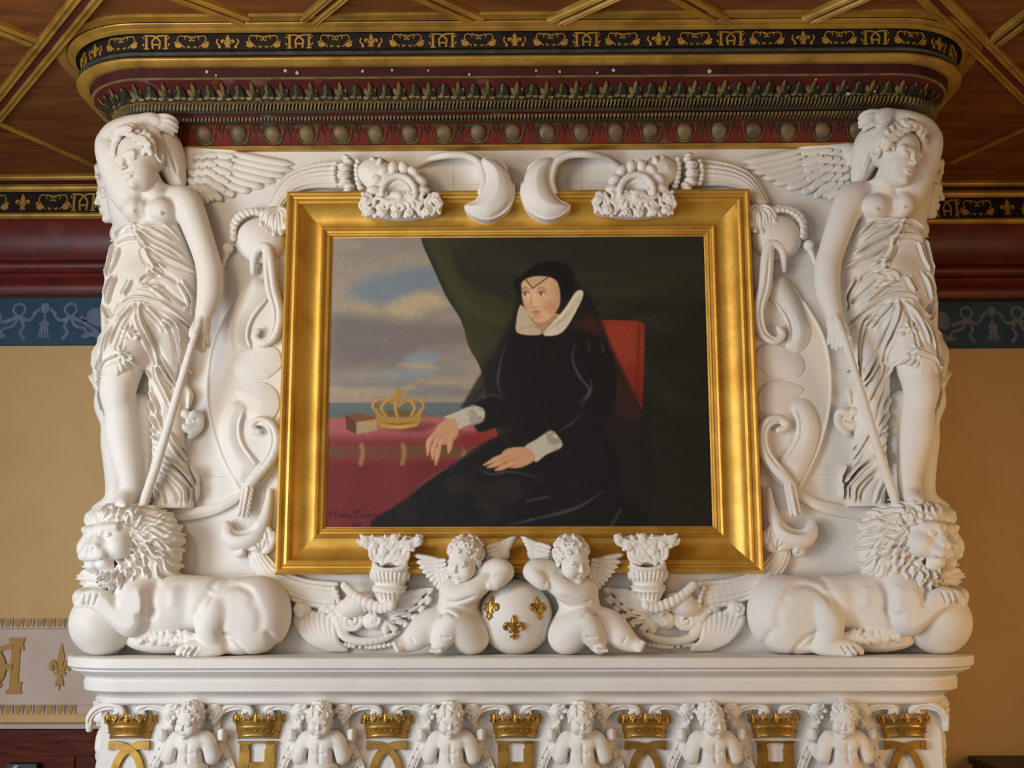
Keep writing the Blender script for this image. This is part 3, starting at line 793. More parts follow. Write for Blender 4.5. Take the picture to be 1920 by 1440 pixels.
# ---------------------------------------------------------------- painting: a lady in black beside a red table (paint laid on in code)
cx0, cx1, cz0, cz1 = fx0+84*px, fx1-84*px, fz0+84*px, fz1-84*px
NW, NH = 560, 430
def paint():
    X, Y = np.meshgrid(np.linspace(38, 1822, NW), np.linspace(42, 1426, NH))     # sketch units
    rs = np.random.RandomState(3)
    def vnoise(sx, sy, oct=4, seed=0):
        r = np.random.RandomState(seed); out = np.zeros_like(X); amp = 1; tot = 0
        for o in range(oct):
            gw, gh = int(1800/sx*2**o)+3, int(1400/sy*2**o)+3
            g = r.rand(gh, gw)
            fx = (X-38)/sx*2**o; fy = (Y-42)/sy*2**o
            ix = np.clip(fx.astype(int), 0, gw-2); iy = np.clip(fy.astype(int), 0, gh-2)
            tx = fx-ix; ty = fy-iy; tx = tx*tx*(3-2*tx); ty = ty*ty*(3-2*ty)
            out += amp*((g[iy, ix]*(1-tx)+g[iy, ix+1]*tx)*(1-ty)+(g[iy+1, ix]*(1-tx)+g[iy+1, ix+1]*tx)*ty); tot += amp; amp *= .5
        return out/tot
    def c(h): return np.array([int(h[i:i+2], 16)/255 for i in (0, 2, 4)])
    img = np.zeros((NH, NW, 3))
    def mix(col, m):
        nonlocal img
        col = c(col) if isinstance(col, str) else col
        img = img*(1-m[..., None])+col*m[..., None]
    def sst(a, b, x):
        t = np.clip((x-a)/(b-a), 0, 1); return t*t*(3-2*t)
    def poly(pts, blur=6, smooth=5):
        p = np.array(catmull(pts, smooth, True)) if smooth else np.array(pts, float)
        x0, y0 = p.min(0)-blur*2; x1, y1 = p.max(0)+blur*2
        jx = np.where((X[0] > x0) & (X[0] < x1))[0]; jy = np.where((Y[:, 0] > y0) & (Y[:, 0] < y1))[0]
        m = np.zeros_like(X)
        if len(jx) == 0 or len(jy) == 0: return m
        xs = X[jy[0]:jy[-1]+1, jx[0]:jx[-1]+1]; ys = Y[jy[0]:jy[-1]+1, jx[0]:jx[-1]+1]
        d = np.full(xs.shape, 1e12); sg = np.ones_like(d)
        for i in range(len(p)):
            a, b = p[i], p[i-1]; ex, ey = b-a; wx, wy = xs-a[0], ys-a[1]
            t = np.clip((wx*ex+wy*ey)/max(ex*ex+ey*ey, 1e-9), 0, 1)
            d = np.minimum(d, (wx-ex*t)**2+(wy-ey*t)**2)
            k1 = ys >= a[1]; k2 = ys < b[1]; k3 = ex*wy > ey*wx
            sg = np.where((k1 & k2 & k3) | (~k1 & ~k2 & ~k3), -sg, sg)
        m[jy[0]:jy[-1]+1, jx[0]:jx[-1]+1] = sst(blur, -blur, sg*np.sqrt(d)); return m
    def line(pts, w, blur=4, taper=True):
        p = np.array(catmull(pts, 6)) if len(pts) > 2 else np.array(pts, float)
        x0, y0 = p.min(0)-w-blur*2; x1, y1 = p.max(0)+w+blur*2
        m = np.zeros_like(X)
        jx = np.where((X[0] > x0) & (X[0] < x1))[0]; jy = np.where((Y[:, 0] > y0) & (Y[:, 0] < y1))[0]
        if len(jx) == 0 or len(jy) == 0: return m
        sl = (slice(jy[0], jy[-1]+1), slice(jx[0], jx[-1]+1)); xs, ys = X[sl], Y[sl]
        d = np.full(xs.shape, 1e12)
        n = len(p)-1
        for i in range(n):
            a, b = p[i], p[i+1]; ex, ey = b-a
            t = np.clip(((xs-a[0])*ex+(ys-a[1])*ey)/max(ex*ex+ey*ey, 1e-9), 0, 1)
            ww = w*(np.minimum((i+.5)/n, 1-(i+.5)/n)*2*.8+.2 if taper else 1)
            d = np.minimum(d, np.sqrt((xs-a[0]-ex*t)**2+(ys-a[1]-ey*t)**2)-ww)
        m[sl] = sst(blur, -blur, d); return m
    def spot(x, y, rx, ry, soft=.6):
        q = np.sqrt(((X-x)/rx)**2+((Y-y)/ry)**2); return sst(1+soft*.5, 1-soft, q)
    # sky
    t = np.clip((Y-42)/830, 0, 1)
    img[:] = c('8f8678')
    n1 = vnoise(420, 160, 5, 1); n2 = vnoise(260, 70, 5, 2)
    mix('7e7a74', sst(.45, .6, n1)*.7)
    mix('9a8c78', sst(.5, .3, n1)*.6)
    mix('6a7b86', poly([(120, 300), (220, 240), (400, 200), (520, 190), (560, 260), (470, 320), (330, 370), (200, 360)], 40)*.85)
    mix('b09f7c', poly([(300, 400), (380, 340), (480, 310), (560, 330), (600, 380), (520, 400), (430, 450), (350, 450)], 34)*.9)
    mix('b09f7c', poly([(60, 400), (140, 370), (240, 380), (270, 430), (160, 420)], 30)*.6)
    mix('6b6462', poly([(60, 430), (250, 430), (480, 460), (660, 470), (690, 560), (480, 600), (330, 660), (160, 690), (50, 680)], 55)*.8)
    mix('77706c', sst(.5, .65, n2)*poly([(40, 430), (700, 430), (700, 700), (40, 700)], 60)*.5)
    mix('7d8b92', poly([(400, 640), (480, 600), (560, 620), (520, 660), (420, 680)], 22)*.8)
    mix('7f8a90', poly([(240, 720), (380, 690), (560, 700), (480, 725), (300, 735)], 18)*.8)
    mix('a89678', poly([(360, 665), (470, 650), (560, 680), (480, 690)], 14)*.7)
    mix('a08d76', (sst(690, 760, Y)*sst(850, 800, Y))*sst(.4, .65, n2)*.9)
    mix('7a7672', (sst(700, 760, Y)*sst(840, 800, Y))*sst(.6, .4, n2)*.7)
    mix('9c8a78', sst(800, 830, Y)*sst(850, 840, Y)*.5)
    mix('5d6668', sst(838, 850, Y)*sst(935, 925, Y)); mix('566060', sst(870, 905, Y)*.7)
    # red table
    tab = poly([(0, 915), (300, 915), (560, 912), (640, 930), (930, 925), (1000, 1000), (960, 1440), (0, 1440)], 5, 0)
    nt = vnoise(60, 60, 4, 5)
    mix('8d4a48', tab); mix('a35c58', tab*sst(1015, 960, Y)*.75); mix('6e2426', tab*sst(985, 1040, Y)*.75)
    mix('5f4a2c', tab*sst(1040, 1055, Y)*sst(1112, 1095, Y)*(.45+.4*sst(.4, .6, nt)))
    mix('632022', tab*sst(1105, 1140, Y)*.85); mix('7c2f30', tab*sst(1110, 1140, Y)*(.5+.5*np.sin(X/52+nt*2))*.3)
    for x in (200, 393, 672):
        mix('927442', line([(x, 1045), (x+6, 1085), (x-2, 1130)], 11, 7, False)*.85)
    mix('7a2320', poly([(660, 990), (720, 985), (930, 950), (930, 1010), (760, 1040), (680, 1070), (660, 1050)], 18)*.8)
    # hanging curtain
    cur = poly([tuple(q) for q in catmull([(455, 0), (480, 90), (525, 190), (590, 335), (660, 450), (700, 580), (755, 690), (800, 900)], 5)]+[(1000, 1440), (1860, 1440), (1860, 0)], 5, 0)
    nc = vnoise(500, 180, 4, 9)
    mix('26251a', cur)
    mix('35381f', cur*poly([(470, 30), (640, 30), (700, 260), (900, 380), (880, 520), (760, 640), (700, 560), (600, 330)], 60)*.85)
    mix('3f4224', cur*(line([(520, 60), (600, 260), (720, 400), (860, 470)], 30, 28)*.6+line([(660, 470), (720, 590), (760, 650)], 22, 18)*.6))
    mix('1f1f16', cur*(line([(600, 60), (700, 240), (900, 340)], 26, 24)*.8+line([(480, 60), (560, 260), (660, 430)], 12, 14)*.5))
    mix('35331f', cur*(line([(700, 60), (900, 190), (1300, 250), (1800, 130)], 30, 40)*.5+line([(1250, 330), (1500, 300), (1800, 190)], 34, 40)*.55+line([(1300, 420), (1540, 430), (1820, 380)], 30, 36)*.4))
    mix('1a1813', cur*sst(.5, .62, nc)*.6*sst(800, 1000, X)); mix('191712', cur*sst(450, 900, Y)*sst(900, 1200, X)*.75)
    mix('2c2c1c', cur*line([(1540, 700), (1650, 840), (1840, 900)], 40, 40)*.5)
    # red chair back
    chair = poly([(1190, 455), (1340, 452), (1440, 455), (1500, 458), (1528, 475), (1520, 700), (1505, 900), (1480, 1010), (1300, 1000)], 5, 0)
    mix('7e2a1a', chair); mix('8f3a22', chair*poly([(1340, 470), (1500, 470), (1500, 640), (1400, 640)], 30)*.6); mix('5c1d14', chair*sst(640, 900, Y)*.75)
    mix('5f1f14', chair*(line([(1500, 470), (1490, 700), (1480, 900)], 6, 6, False)*.7)); mix('9a4428', chair*(line([(1370, 520), (1410, 490), (1450, 520), (1420, 570), (1380, 560)], 7, 8)*.35+line([(1400, 600), (1440, 640), (1420, 700)], 7, 8)*.3))
    mix('44120e', poly([(1300, 820), (1460, 800), (1500, 960), (1480, 1010), (1340, 1040)], 30)*.6)
    # dress and veil
    veil = poly([tuple(q) for q in catmull([(1180, 200), (1240, 300), (1300, 390), (1360, 560), (1440, 740), (1530, 960), (1560, 1240), (1480, 1440)], 5)]+[(1000, 1440), (900, 1000), (760, 870), (662, 868)]+[tuple(q) for q in catmull([(662, 868), (735, 740), (800, 640), (862, 520), (915, 400), (935, 250)], 5)], 10, 0)
    mix('1b1814', veil*(.80+.12*sst(820, 1000, X)))
    for q in ([(930, 420), (850, 640), (700, 860)], [(925, 470), (880, 640), (780, 830)], [(1260, 330), (1360, 600), (1470, 900)], [(1290, 420), (1420, 760), (1510, 1060)]): mix('0d0c0a', veil*line(q, 6, 10)*.6)
    mix('4a2019', veil*poly([(1220, 455), (1340, 455), (1400, 600), (1500, 900), (1400, 900), (1330, 620)], 25)*.5)
    dress = poly([(930, 510), (1000, 515), (1040, 525), (1150, 500), (1290, 520), (1350, 570), (1390, 700), (1380, 860), (1330, 980), (1390, 1080), (1400, 1240), (1460, 1440), (310, 1440), (400, 1300), (560, 1180), (700, 1080), (800, 1020), (930, 960), (840, 960), (740, 980), (720, 860), (830, 790), (840, 640), (880, 560)], 8)
    mix('12110f', dress)
    nd = vnoise(120, 120, 5, 12)
    mix('241f1a', dress*sst(.52, .68, nd)*poly([(420, 1200), (900, 1000), (1200, 1200), (900, 1400), (450, 1400)], 80)*.8)
    for pts, wd, a in (([(880, 560), (850, 640), (835, 760), (870, 830)], 7, .45), ([(1200, 560), (1185, 640), (1215, 720), (1260, 790), (1225, 870)], 8, .5), ([(1270, 740), (1265, 800), (1210, 850)], 8, .5), ([(1320, 560), (1330, 600), (1320, 610)], 6, .45), ([(1265, 560), (1262, 600)], 5, .35),
                       ([(760, 820), (830, 810), (860, 840)], 6, .4), ([(1230, 900), (1170, 950), (1120, 980)], 6, .45), ([(740, 1150), (800, 1180), (900, 1170), (1020, 1195)], 7, .45), ([(610, 1170), (660, 1110), (760, 1060)], 7, .35), ([(400, 1310), (500, 1210), (620, 1140)], 6, .4),
                       ([(960, 1395), (1080, 1370), (1210, 1330), (1325, 1260)], 9, .5), ([(970, 1305), (1070, 1285)], 6, .4), ([(1350, 1425), (1395, 1350)], 7, .4), ([(900, 1410), (1000, 1390)], 6, .4)):
        mix('5a5a60', line(pts, wd, 6)*a*1.1)
    # head-dress, face, collar (a face of no one in particular)
    mix('0f0d0c', poly([(915, 250), (935, 245), (970, 210), (1030, 175), (1110, 165), (1170, 190), (1195, 240), (1190, 310), (1165, 350), (1120, 340), (1100, 260), (960, 260), (945, 330), (915, 300)], 5))
    neck = poly([(1000, 440), (1120, 420), (1110, 480), (1060, 520), (1030, 500)], 5); mix('a97f62', neck)
    mix('b9a68c', poly([(940, 380), (965, 400), (1000, 460), (1040, 520), (930, 515), (922, 450)], 4)); mix('c9bda2', poly([(1205, 315), (1240, 315), (1220, 380), (1140, 510), (1050, 525), (1090, 470), (1150, 400)], 4))
    mix('a8987e', line([(1230, 340), (1150, 440), (1070, 500)], 8, 8)*.6); mix('9a8a72', line([(930, 500), (1000, 480), (1035, 515)], 6, 6)*.5); mix('ddd2b8', line([(1205, 325), (1140, 420), (1060, 505)], 7, 6)*.7)
    face = poly([(950, 265), (1000, 240), (1070, 240), (1115, 265), (1130, 330), (1122, 390), (1085, 440), (1040, 466), (1005, 456), (975, 420), (955, 370), (947, 310)], 5)
    mix('cda57c', face); mix('b07f5c', face*sst(1060, 1130, X)*.6); mix('dab48c', face*spot(1000, 320, 46, 60)*.7); mix('bc8063', face*spot(1085, 385, 38, 34)*.5); mix('bc8063', face*spot(965, 385, 24, 28)*.4); mix('a98667', face*poly([(955, 240), (1085, 235), (1015, 296)], 5)*.35)
    mix('2a1c14', line([(1000, 297), (960, 245)], 2.5, 3, False)*.8); mix('2a1c14', line([(1000, 297), (1080, 237)], 2.5, 3, False)*.8)
    for ex in (966, 1042):
        mix('8a644a', face*spot(ex, 312, 26, 9)*.6); mix('d8c4a8', spot(ex, 325, 17, 8)); mix('3c3c3a', spot(ex-3, 325, 7, 8)); mix('5a3c2c', line([(ex-20, 322), (ex, 315), (ex+19, 323)], 2.5, 3)*.9); mix('6e4c36', line([(ex-24, 302), (ex, 294), (ex+24, 302)], 3, 5)*.7)
    mix('a06d50', line([(1000, 330), (990, 370), (1000, 388)], 4, 6)*.6); mix('8a5840', line([(992, 388), (1008, 393), (1024, 387)], 2.5, 4)*.5); mix('e2bf98', line([(1004, 320), (1006, 376)], 4, 6)*.6)
    mix('b0604e', line([(990, 412), (1004, 408), (1015, 410), (1026, 408), (1040, 412)], 4, 4)*.9); mix('c07a66', line([(996, 418), (1015, 424), (1034, 418)], 5, 4)*.9); mix('7c4032', line([(990, 414), (1015, 415), (1040, 414)], 1.2, 2.5)*.7); mix('9a7050', spot(1015, 440, 26, 8)*.4)
    # hands and cuffs
    mix('b2aa98', poly([(582, 915), (640, 890), (720, 860), (770, 880), (765, 930), (700, 950), (645, 970), (630, 930)], 5)); mix('958c7a', poly([(690, 870), (730, 858), (770, 885), (762, 935), (710, 945)], 8)*sst(.4, .55, vnoise(26, 26, 2, 4)))
    mix('b2aa98', poly([(958, 1055), (1010, 1020), (1085, 980), (1130, 1030), (1125, 1060), (1060, 1090), (1010, 1125), (990, 1085)], 5)); mix('958c7a', poly([(1060, 990), (1090, 980), (1130, 1030), (1120, 1062), (1080, 1060)], 8)*sst(.4, .55, vnoise(26, 26, 2, 6)))
    sk = 'b98a66'
    mix(sk, poly([(590, 925), (630, 920), (650, 960), (640, 1010), (600, 1040), (560, 1040), (530, 1020), (550, 960)], 5))
    for pts, wd in (([(545, 980), (515, 1030), (508, 1090)], 15), ([(560, 1000), (535, 1060), (532, 1110)], 14), ([(575, 1010), (555, 1080), (546, 1136)], 14), ([(620, 990), (612, 1040), (606, 1080)], 15)):
        mix(sk, line(pts, wd, 4)); mix('7c5038', line([(p[0]+13, p[1]) for p in pts], 2.5, 3)*.6); mix('d2a884', line([(p[0]-4, p[1]) for p in pts], 4, 5)*.5)
    mix(sk, poly([(870, 1065), (960, 1055), (1000, 1085), (1000, 1120), (940, 1150), (880, 1150), (840, 1120)], 5))
    for pts, wd in (([(900, 1080), (830, 1110), (770, 1138)], 15), ([(910, 1100), (840, 1130), (785, 1150)], 14), ([(920, 1125), (860, 1148), (822, 1162)], 13)):
        mix(sk, line(pts, wd, 4)); mix('7c5038', line([(p[0], p[1]+12) for p in pts], 2.5, 3)*.6); mix('d2a884', line([(p[0], p[1]-4) for p in pts], 4, 5)*.5)
    mix('a8792f', spot(868, 1128, 13, 11))
    # gold crown and a small book on the table
    mix('5c2222', poly([(290, 960), (470, 940), (540, 950), (460, 985)], 14)*.6)
    g = 'a07a34'
    mix(g, poly([(262, 870), (300, 905), (370, 915), (440, 905), (475, 870), (468, 945), (420, 965), (370, 970), (310, 965), (275, 950)], 5)); mix('6a4a1c', poly([(300, 880), (440, 880), (430, 905), (310, 905)], 8)*.7)
    for pts in ([(270, 890), (248, 860), (270, 832), (330, 838), (366, 860)], [(470, 890), (488, 860), (466, 832), (405, 838), (368, 860)], [(368, 915), (355, 870), (366, 820)], [(310, 905), (290, 870), (310, 840), (350, 825)], [(430, 905), (446, 870), (428, 840), (390, 825)]):
        mix(g, line(pts, 8, 4, False)); mix('6a4a1c', line([(x+5, y+4) for x, y in pts], 3, 4)*.6); mix('cfa95a', line(pts, 3, 4)*.8)
    mix(g, spot(369, 800, 22, 16, .3)); mix(g, line([(369, 825), (369, 780)], 7, 4)); mix('cfa95a', line([(290, 950), (370, 960), (455, 948)], 4, 4)*.8); mix('5a3c18', line([(285, 935), (370, 945), (460, 934)], 3, 3)*.7)
    mix('6e4a2a', poly([(122, 905), (180, 893), (262, 912), (268, 930), (175, 935), (175, 990), (130, 970)], 4, 0)); mix('a08560', poly([(175, 936), (268, 920), (272, 975), (175, 992)], 4, 0)); mix('55341e', poly([(122, 905), (172, 935), (172, 990), (128, 968)], 5, 0)*.8); mix('7c8a94', spot(192, 962, 12, 16)*.6)
    mix('a58c5c', line([(225, 935), (222, 1000)], 2.5, 3, False)*.8)
    # signature in dark paint
    ink = '2a1612'
    sig = [[(62, 1345), (60, 1380)], [(92, 1340), (84, 1378)], [(62, 1362), (90, 1358)], [(100, 1368), (112, 1360), (104, 1376), (120, 1370), (124, 1358), (126, 1376), (138, 1364), (142, 1376), (150, 1366), (152, 1378), (162, 1372)],
           [(200, 1346), (172, 1350), (186, 1362), (176, 1380), (152, 1384)], [(168, 1356), (200, 1352)], [(204, 1376), (214, 1362), (216, 1378), (224, 1364), (228, 1378), (236, 1362), (242, 1378), (252, 1362), (258, 1376), (264, 1362), (272, 1364), (270, 1392), (256, 1398), (282, 1372), (292, 1362), (290, 1376), (326, 1366)],
           [(172, 1405), (172, 1420)], [(184, 1406), (178, 1414), (186, 1420)], [(192, 1406), (190, 1418), (196, 1412)], [(204, 1404), (204, 1420)]]
    for p in sig: mix(ink, line(p, 2.6, 2.5, False)*.85)
    # brush texture and aged varnish
    gr = vnoise(14, 14, 2, 21)
    img *= (1+(gr-.5)*.09)[..., None]
    return np.clip(img, 0, 1)
def canvas():
    img = paint()
    l = np.where(img <= .04045, img/12.92, ((img+.055)/1.055)**2.4)
    l = l*PAINT_GAIN
    xs = np.linspace(cx0, cx1, NW); zs = np.linspace(cz1, cz0, NH)
    XX, ZZ = np.meshgrid(xs, zs)
    pos = np.stack([XX.ravel(), np.full(XX.size, -.022), ZZ.ravel()], 1)
    i = np.arange(NH-1)[:, None]*NW+np.arange(NW-1)[None]
    i = i.ravel(); F = np.stack([i, i+NW, i+NW+1, i+1], 1)
    me = np_mesh('canvas', pos, F)
    ca = me.color_attributes.new('paint', 'FLOAT_COLOR', 'POINT')
    ca.data.foreach_set('color', np.concatenate([l.reshape(-1, 3), np.ones((l.shape[0]*l.shape[1], 1))], 1).astype(np.float32).ravel())
    m = bpy.data.materials.new('oil_paint'); m.use_nodes = True; nt = m.node_tree; b = nt.nodes['Principled BSDF']
    at = nt.nodes.new('ShaderNodeVertexColor'); at.layer_name = 'paint'
    nt.links.new(at.outputs['Color'], b.inputs['Base Color']); b.inputs['Roughness'].default_value = .55; b.inputs['Specular IOR Level'].default_value = .25
    tc = nt.nodes.new('ShaderNodeTexCoord'); n = nt.nodes.new('ShaderNodeTexNoise'); n.inputs['Scale'].default_value = 260
    bp = nt.nodes.new('ShaderNodeBump'); bp.inputs['Strength'].default_value = .12; bp.inputs['Distance'].default_value = .004
    nt.links.new(tc.outputs['Object'], n.inputs['Vector']); nt.links.new(n.outputs['Fac'], bp.inputs['Height']); nt.links.new(bp.outputs['Normal'], b.inputs['Normal'])
    me.materials.append(m)
    o = bpy.data.objects.new('painting', me); COL.objects.link(o)
    bk = empty('portrait_painting', ((cx0+cx1)/2, 0, cz0), 'oil painting of a seated lady in black beside a red table', 'painting')
    o.name = 'canvas'; adopt(o, bk)
    adopt(box('stretcher', (cx0, -.021, cz0), (cx1, -.004, cz1), 'wood_dark'), bk)
PAINT_GAIN = 1.2
canvas()

# ---------------------------------------------------------------- figure sculpting helpers
def _loft(s, rows, k=8, op='u', p=2.3):
    """rows = [(v, u_left, u_right, d_front, d_back)] from top to bottom"""
    q = sorted(rows, key=lambda r: -r[0])                # ascending z
    z = np.array([Q(960, r[0], r[3]*.5).z for r in q])
    cl = np.array([Q(r[1], r[0], r[3]*.6).x for r in q]); cr = np.array([Q(r[2], r[0], r[3]*.6).x for r in q])
    yf = np.array([-L(r[3], r[0]) for r in q]); yb = np.array([-L(r[4], r[0]) for r in q])
    F = s.F
    sl = F.reg((cl.min(), yf.min(), z[0]), (cr.max(), yb.max(), z[-1]), k*s.sc+3*F.h)
    X, Y, Z = F.grid(sl); zz = Z.ravel().astype(float)
    def smooth(a):                                       # monotone-ish smooth interpolation
        zi = np.linspace(z[0], z[-1], 160); f = np.interp(zi, z, a)
        w = 7; g = np.convolve(np.pad(f, w, mode='edge'), np.hanning(2*w+1)/np.hanning(2*w+1).sum(), 'valid')
        return np.interp(zz, zi, g).astype(np.float32)[None, None, :]
    l, r, f, b = smooth(cl), smooth(cr), smooth(yf), smooth(yb)
    cx, rx, cy, ry = (l+r)/2, (r-l)/2, (f+b)/2, (b-f)/2
    d = ((np.abs((X-cx)/rx)**p+np.abs((Y-cy)/ry)**p)**(1/p)-1)*np.minimum(rx, ry)
    e = np.maximum(z[0]-Z, Z-z[-1])
    s.F.put(sl, np.maximum(d, e+0*X+0*Y).astype(np.float32), k*s.sc, op)
PF.loft = _loft

def rot_head(yaw, pitch, roll):
    return Matrix.Rotation(math.radians(yaw), 3, 'Z') @ Matrix.Rotation(math.radians(pitch), 3, 'X') @ Matrix.Rotation(math.radians(roll), 3, 'Y')
class Head:
    """face features laid out in head units: x to the viewer's right, f forward, u up; chin -.5, crown +.5"""
    def __init__(s, C, H, yaw, pitch, roll):
        s.C = Vector(C); s.H = H; s.M = rot_head(yaw, pitch, roll)
    def p(s, x, f, u): return s.C+s.M @ Vector((x, -f, u))*s.H
    def ell(s, F, c, r, k=.06, op='u'): F.ell(s.p(*c), [q*s.H for q in r], k*s.H, s.M, op)
    def cap(s, F, a, b, ra, rb=None, k=.04, op='u'): F.cap(s.p(*a), s.p(*b), ra*s.H, (ra if rb is None else rb)*s.H, k*s.H, op)
    def face(s, F, child=False):
        s.ell(F, (0, -.06, .14), (.36, .43, .35), .08)
        s.ell(F, (0, .10, -.14), (.265 if not child else .33, .29, .365 if not child else .33), .08)
        s.ell(F, (0, .18, -.37), (.15, .15, .12), .1)
        if child:
            for x in (-1, 1): s.ell(F, (x*.17, .23, -.19), (.16, .16, .15), .08)
        s.cap(F, (-.2, .335, .06), (.2, .335, .06), .045, k=.08)
        for x in (-1, 1):
            s.ell(F, (x*.135, .41, -.008), (.10, .085, .058), .045, 'd')
            s.ell(F, (x*.13, .318, -.008), (.074, .066, .05), .012)
            s.cap(F, (x*.065, .372, .022), (x*.20, .335, .022), .015, k=.015); s.cap(F, (x*.075, .36, -.045), (x*.19, .33, -.042), .011, k=.015)
            s.ell(F, (x*.37, -.06, -.04), (.045, .09, .11), .03)
            s.ell(F, (x*.4, -.04, -.03), (.03, .05, .07), .03, 'd')
        s.cap(F, (0, .36, .06), (0, .445, -.12), .026, .04, k=.04)
        for x in (-1, 1): s.ell(F, (x*.038, .41, -.135), (.028, .036, .026), .02)
        s.cap(F, (-.085, .36, -.245), (.085, .36, -.245), .02, k=.03); s.cap(F, (-.03, .4, -.238), (.03, .4, -.238), .02, k=.04)
        s.cap(F, (-.05, .385, -.29), (.05, .385, -.29), .026, k=.04)
        s.cap(F, (-.1, .42, -.264), (.1, .42, -.264), .011, k=.02, op='d')
        s.ell(F, (0, .33, -.42), (.07, .06, .06), .08)
    def curls(s, F, n=60, seed=1, r=.075, front=.30, low=-.15, cap_r=1.05):
        """short curly hair: a cap and many small locks"""
        s.ell(F, (0, -.11, .16), (.37*cap_r, .42*cap_r, .37*cap_r), .03)
        rr = random.Random(seed); done = 0; t = 0
        while done < n and t < 2000:
            t += 1
            a = rr.uniform(0, 2*math.pi); u = rr.uniform(-.55, 1.0); q = math.sqrt(max(1-u*u, 0))
            x, f, z = .39*q*math.sin(a), -.11+.45*q*math.cos(a), .16+.39*u
            hairline = .22+.10*abs(x)/.39
            if f > front-.0 and z < hairline: continue
            if f > .05 and z < low+.10+.35*max(f, 0)/.3: continue
            if z < -.32: continue
            done += 1
            # little comma-shaped lock
            b = rr.uniform(0, 2*math.pi); rad = r*rr.uniform(.7, 1.1); nrm = Vector((x/.39**2, (f+.11)/.45**2, (z-.16)/.39**2)).normalized()
            t1 = nrm.cross(Vector((.3, .5, .8))).normalized(); t2 = nrm.cross(t1)
            pts = []
            for i in range(4):
                an = b+i*1.25; q2 = rad*(1-.22*i)
                w_ = Vector((x, f, z))+t1*math.cos(an)*q2+t2*math.sin(an)*q2+nrm*.012*i
                pts.append(s.p(*w_))
            F.chain(pts, [s.H*.032, s.H*.036, s.H*.03, s.H*.018], .008*s.H, 2)
def feather(p0, p1, w, d0, d1, name='feather', parent=None, mir=False, hgt=3.5, curve=0., m='plaster', base=0., tip=.22):
    """one carved feather between two relief points (pixels); w = full width, hgt = swell"""
    p0 = np.array(p0, float); p1 = np.array(p1, float); ax = p1-p0; ln = np.hypot(*ax); ax /= ln; nn = np.array((-ax[1], ax[0]))
    V = []; F = []; nt, ns = 9, 7
    for i in range(nt):
        t = i/(nt-1)
        ww = w*.5*min(1, .55+1.6*t)*(math.sqrt(max(1-((t-1+tip)/tip)**2, 0.02)) if t > 1-tip else 1)
        for j in range(ns):
            s_ = (j-(ns-1)/2)/((ns-1)/2); sj = max(-1, min(1, s_*1.0))
            c = p0+ax*ln*t+nn*(sj*ww)+nn*curve*math.sin(math.pi*t)
            d = d0+(d1-d0)*t+hgt*(1-sj*sj)-(.9 if j == 3 else 0)
            if j in (0, ns-1) or i == nt-1: d = d0+(d1-d0)*t+base-2.5
            q = Q(c[0], c[1], d); V.append((-q.x if mir else q.x, q.y, q.z))
    for i in range(nt-1):
        for j in range(ns-1):
            f = (i*ns+j, i*ns+j+1, (i+1)*ns+j+1, (i+1)*ns+j)
            F.append(f)
    o = mesh_obj(name, V, F, m, None, sharp=50)
    bm = bmesh.new(); bm.from_mesh(o.data)
    bm.faces.ensure_lookup_table(); bm.normal_update()
    if sum(f.normal.y for f in bm.faces) > 0:
        bmesh.ops.reverse_faces(bm, faces=bm.faces)
    bm.to_mesh(o.data); bm.free()
    return o
def sub(o, part, root):                 # make o a child of a part whose own parent is root (all built in world space)
    o.parent = part                    # the part itself sits at the world origin
    return o
def mx(p, mir): return Vector((-p.x, p.y, p.z)) if mir else Vector(p)

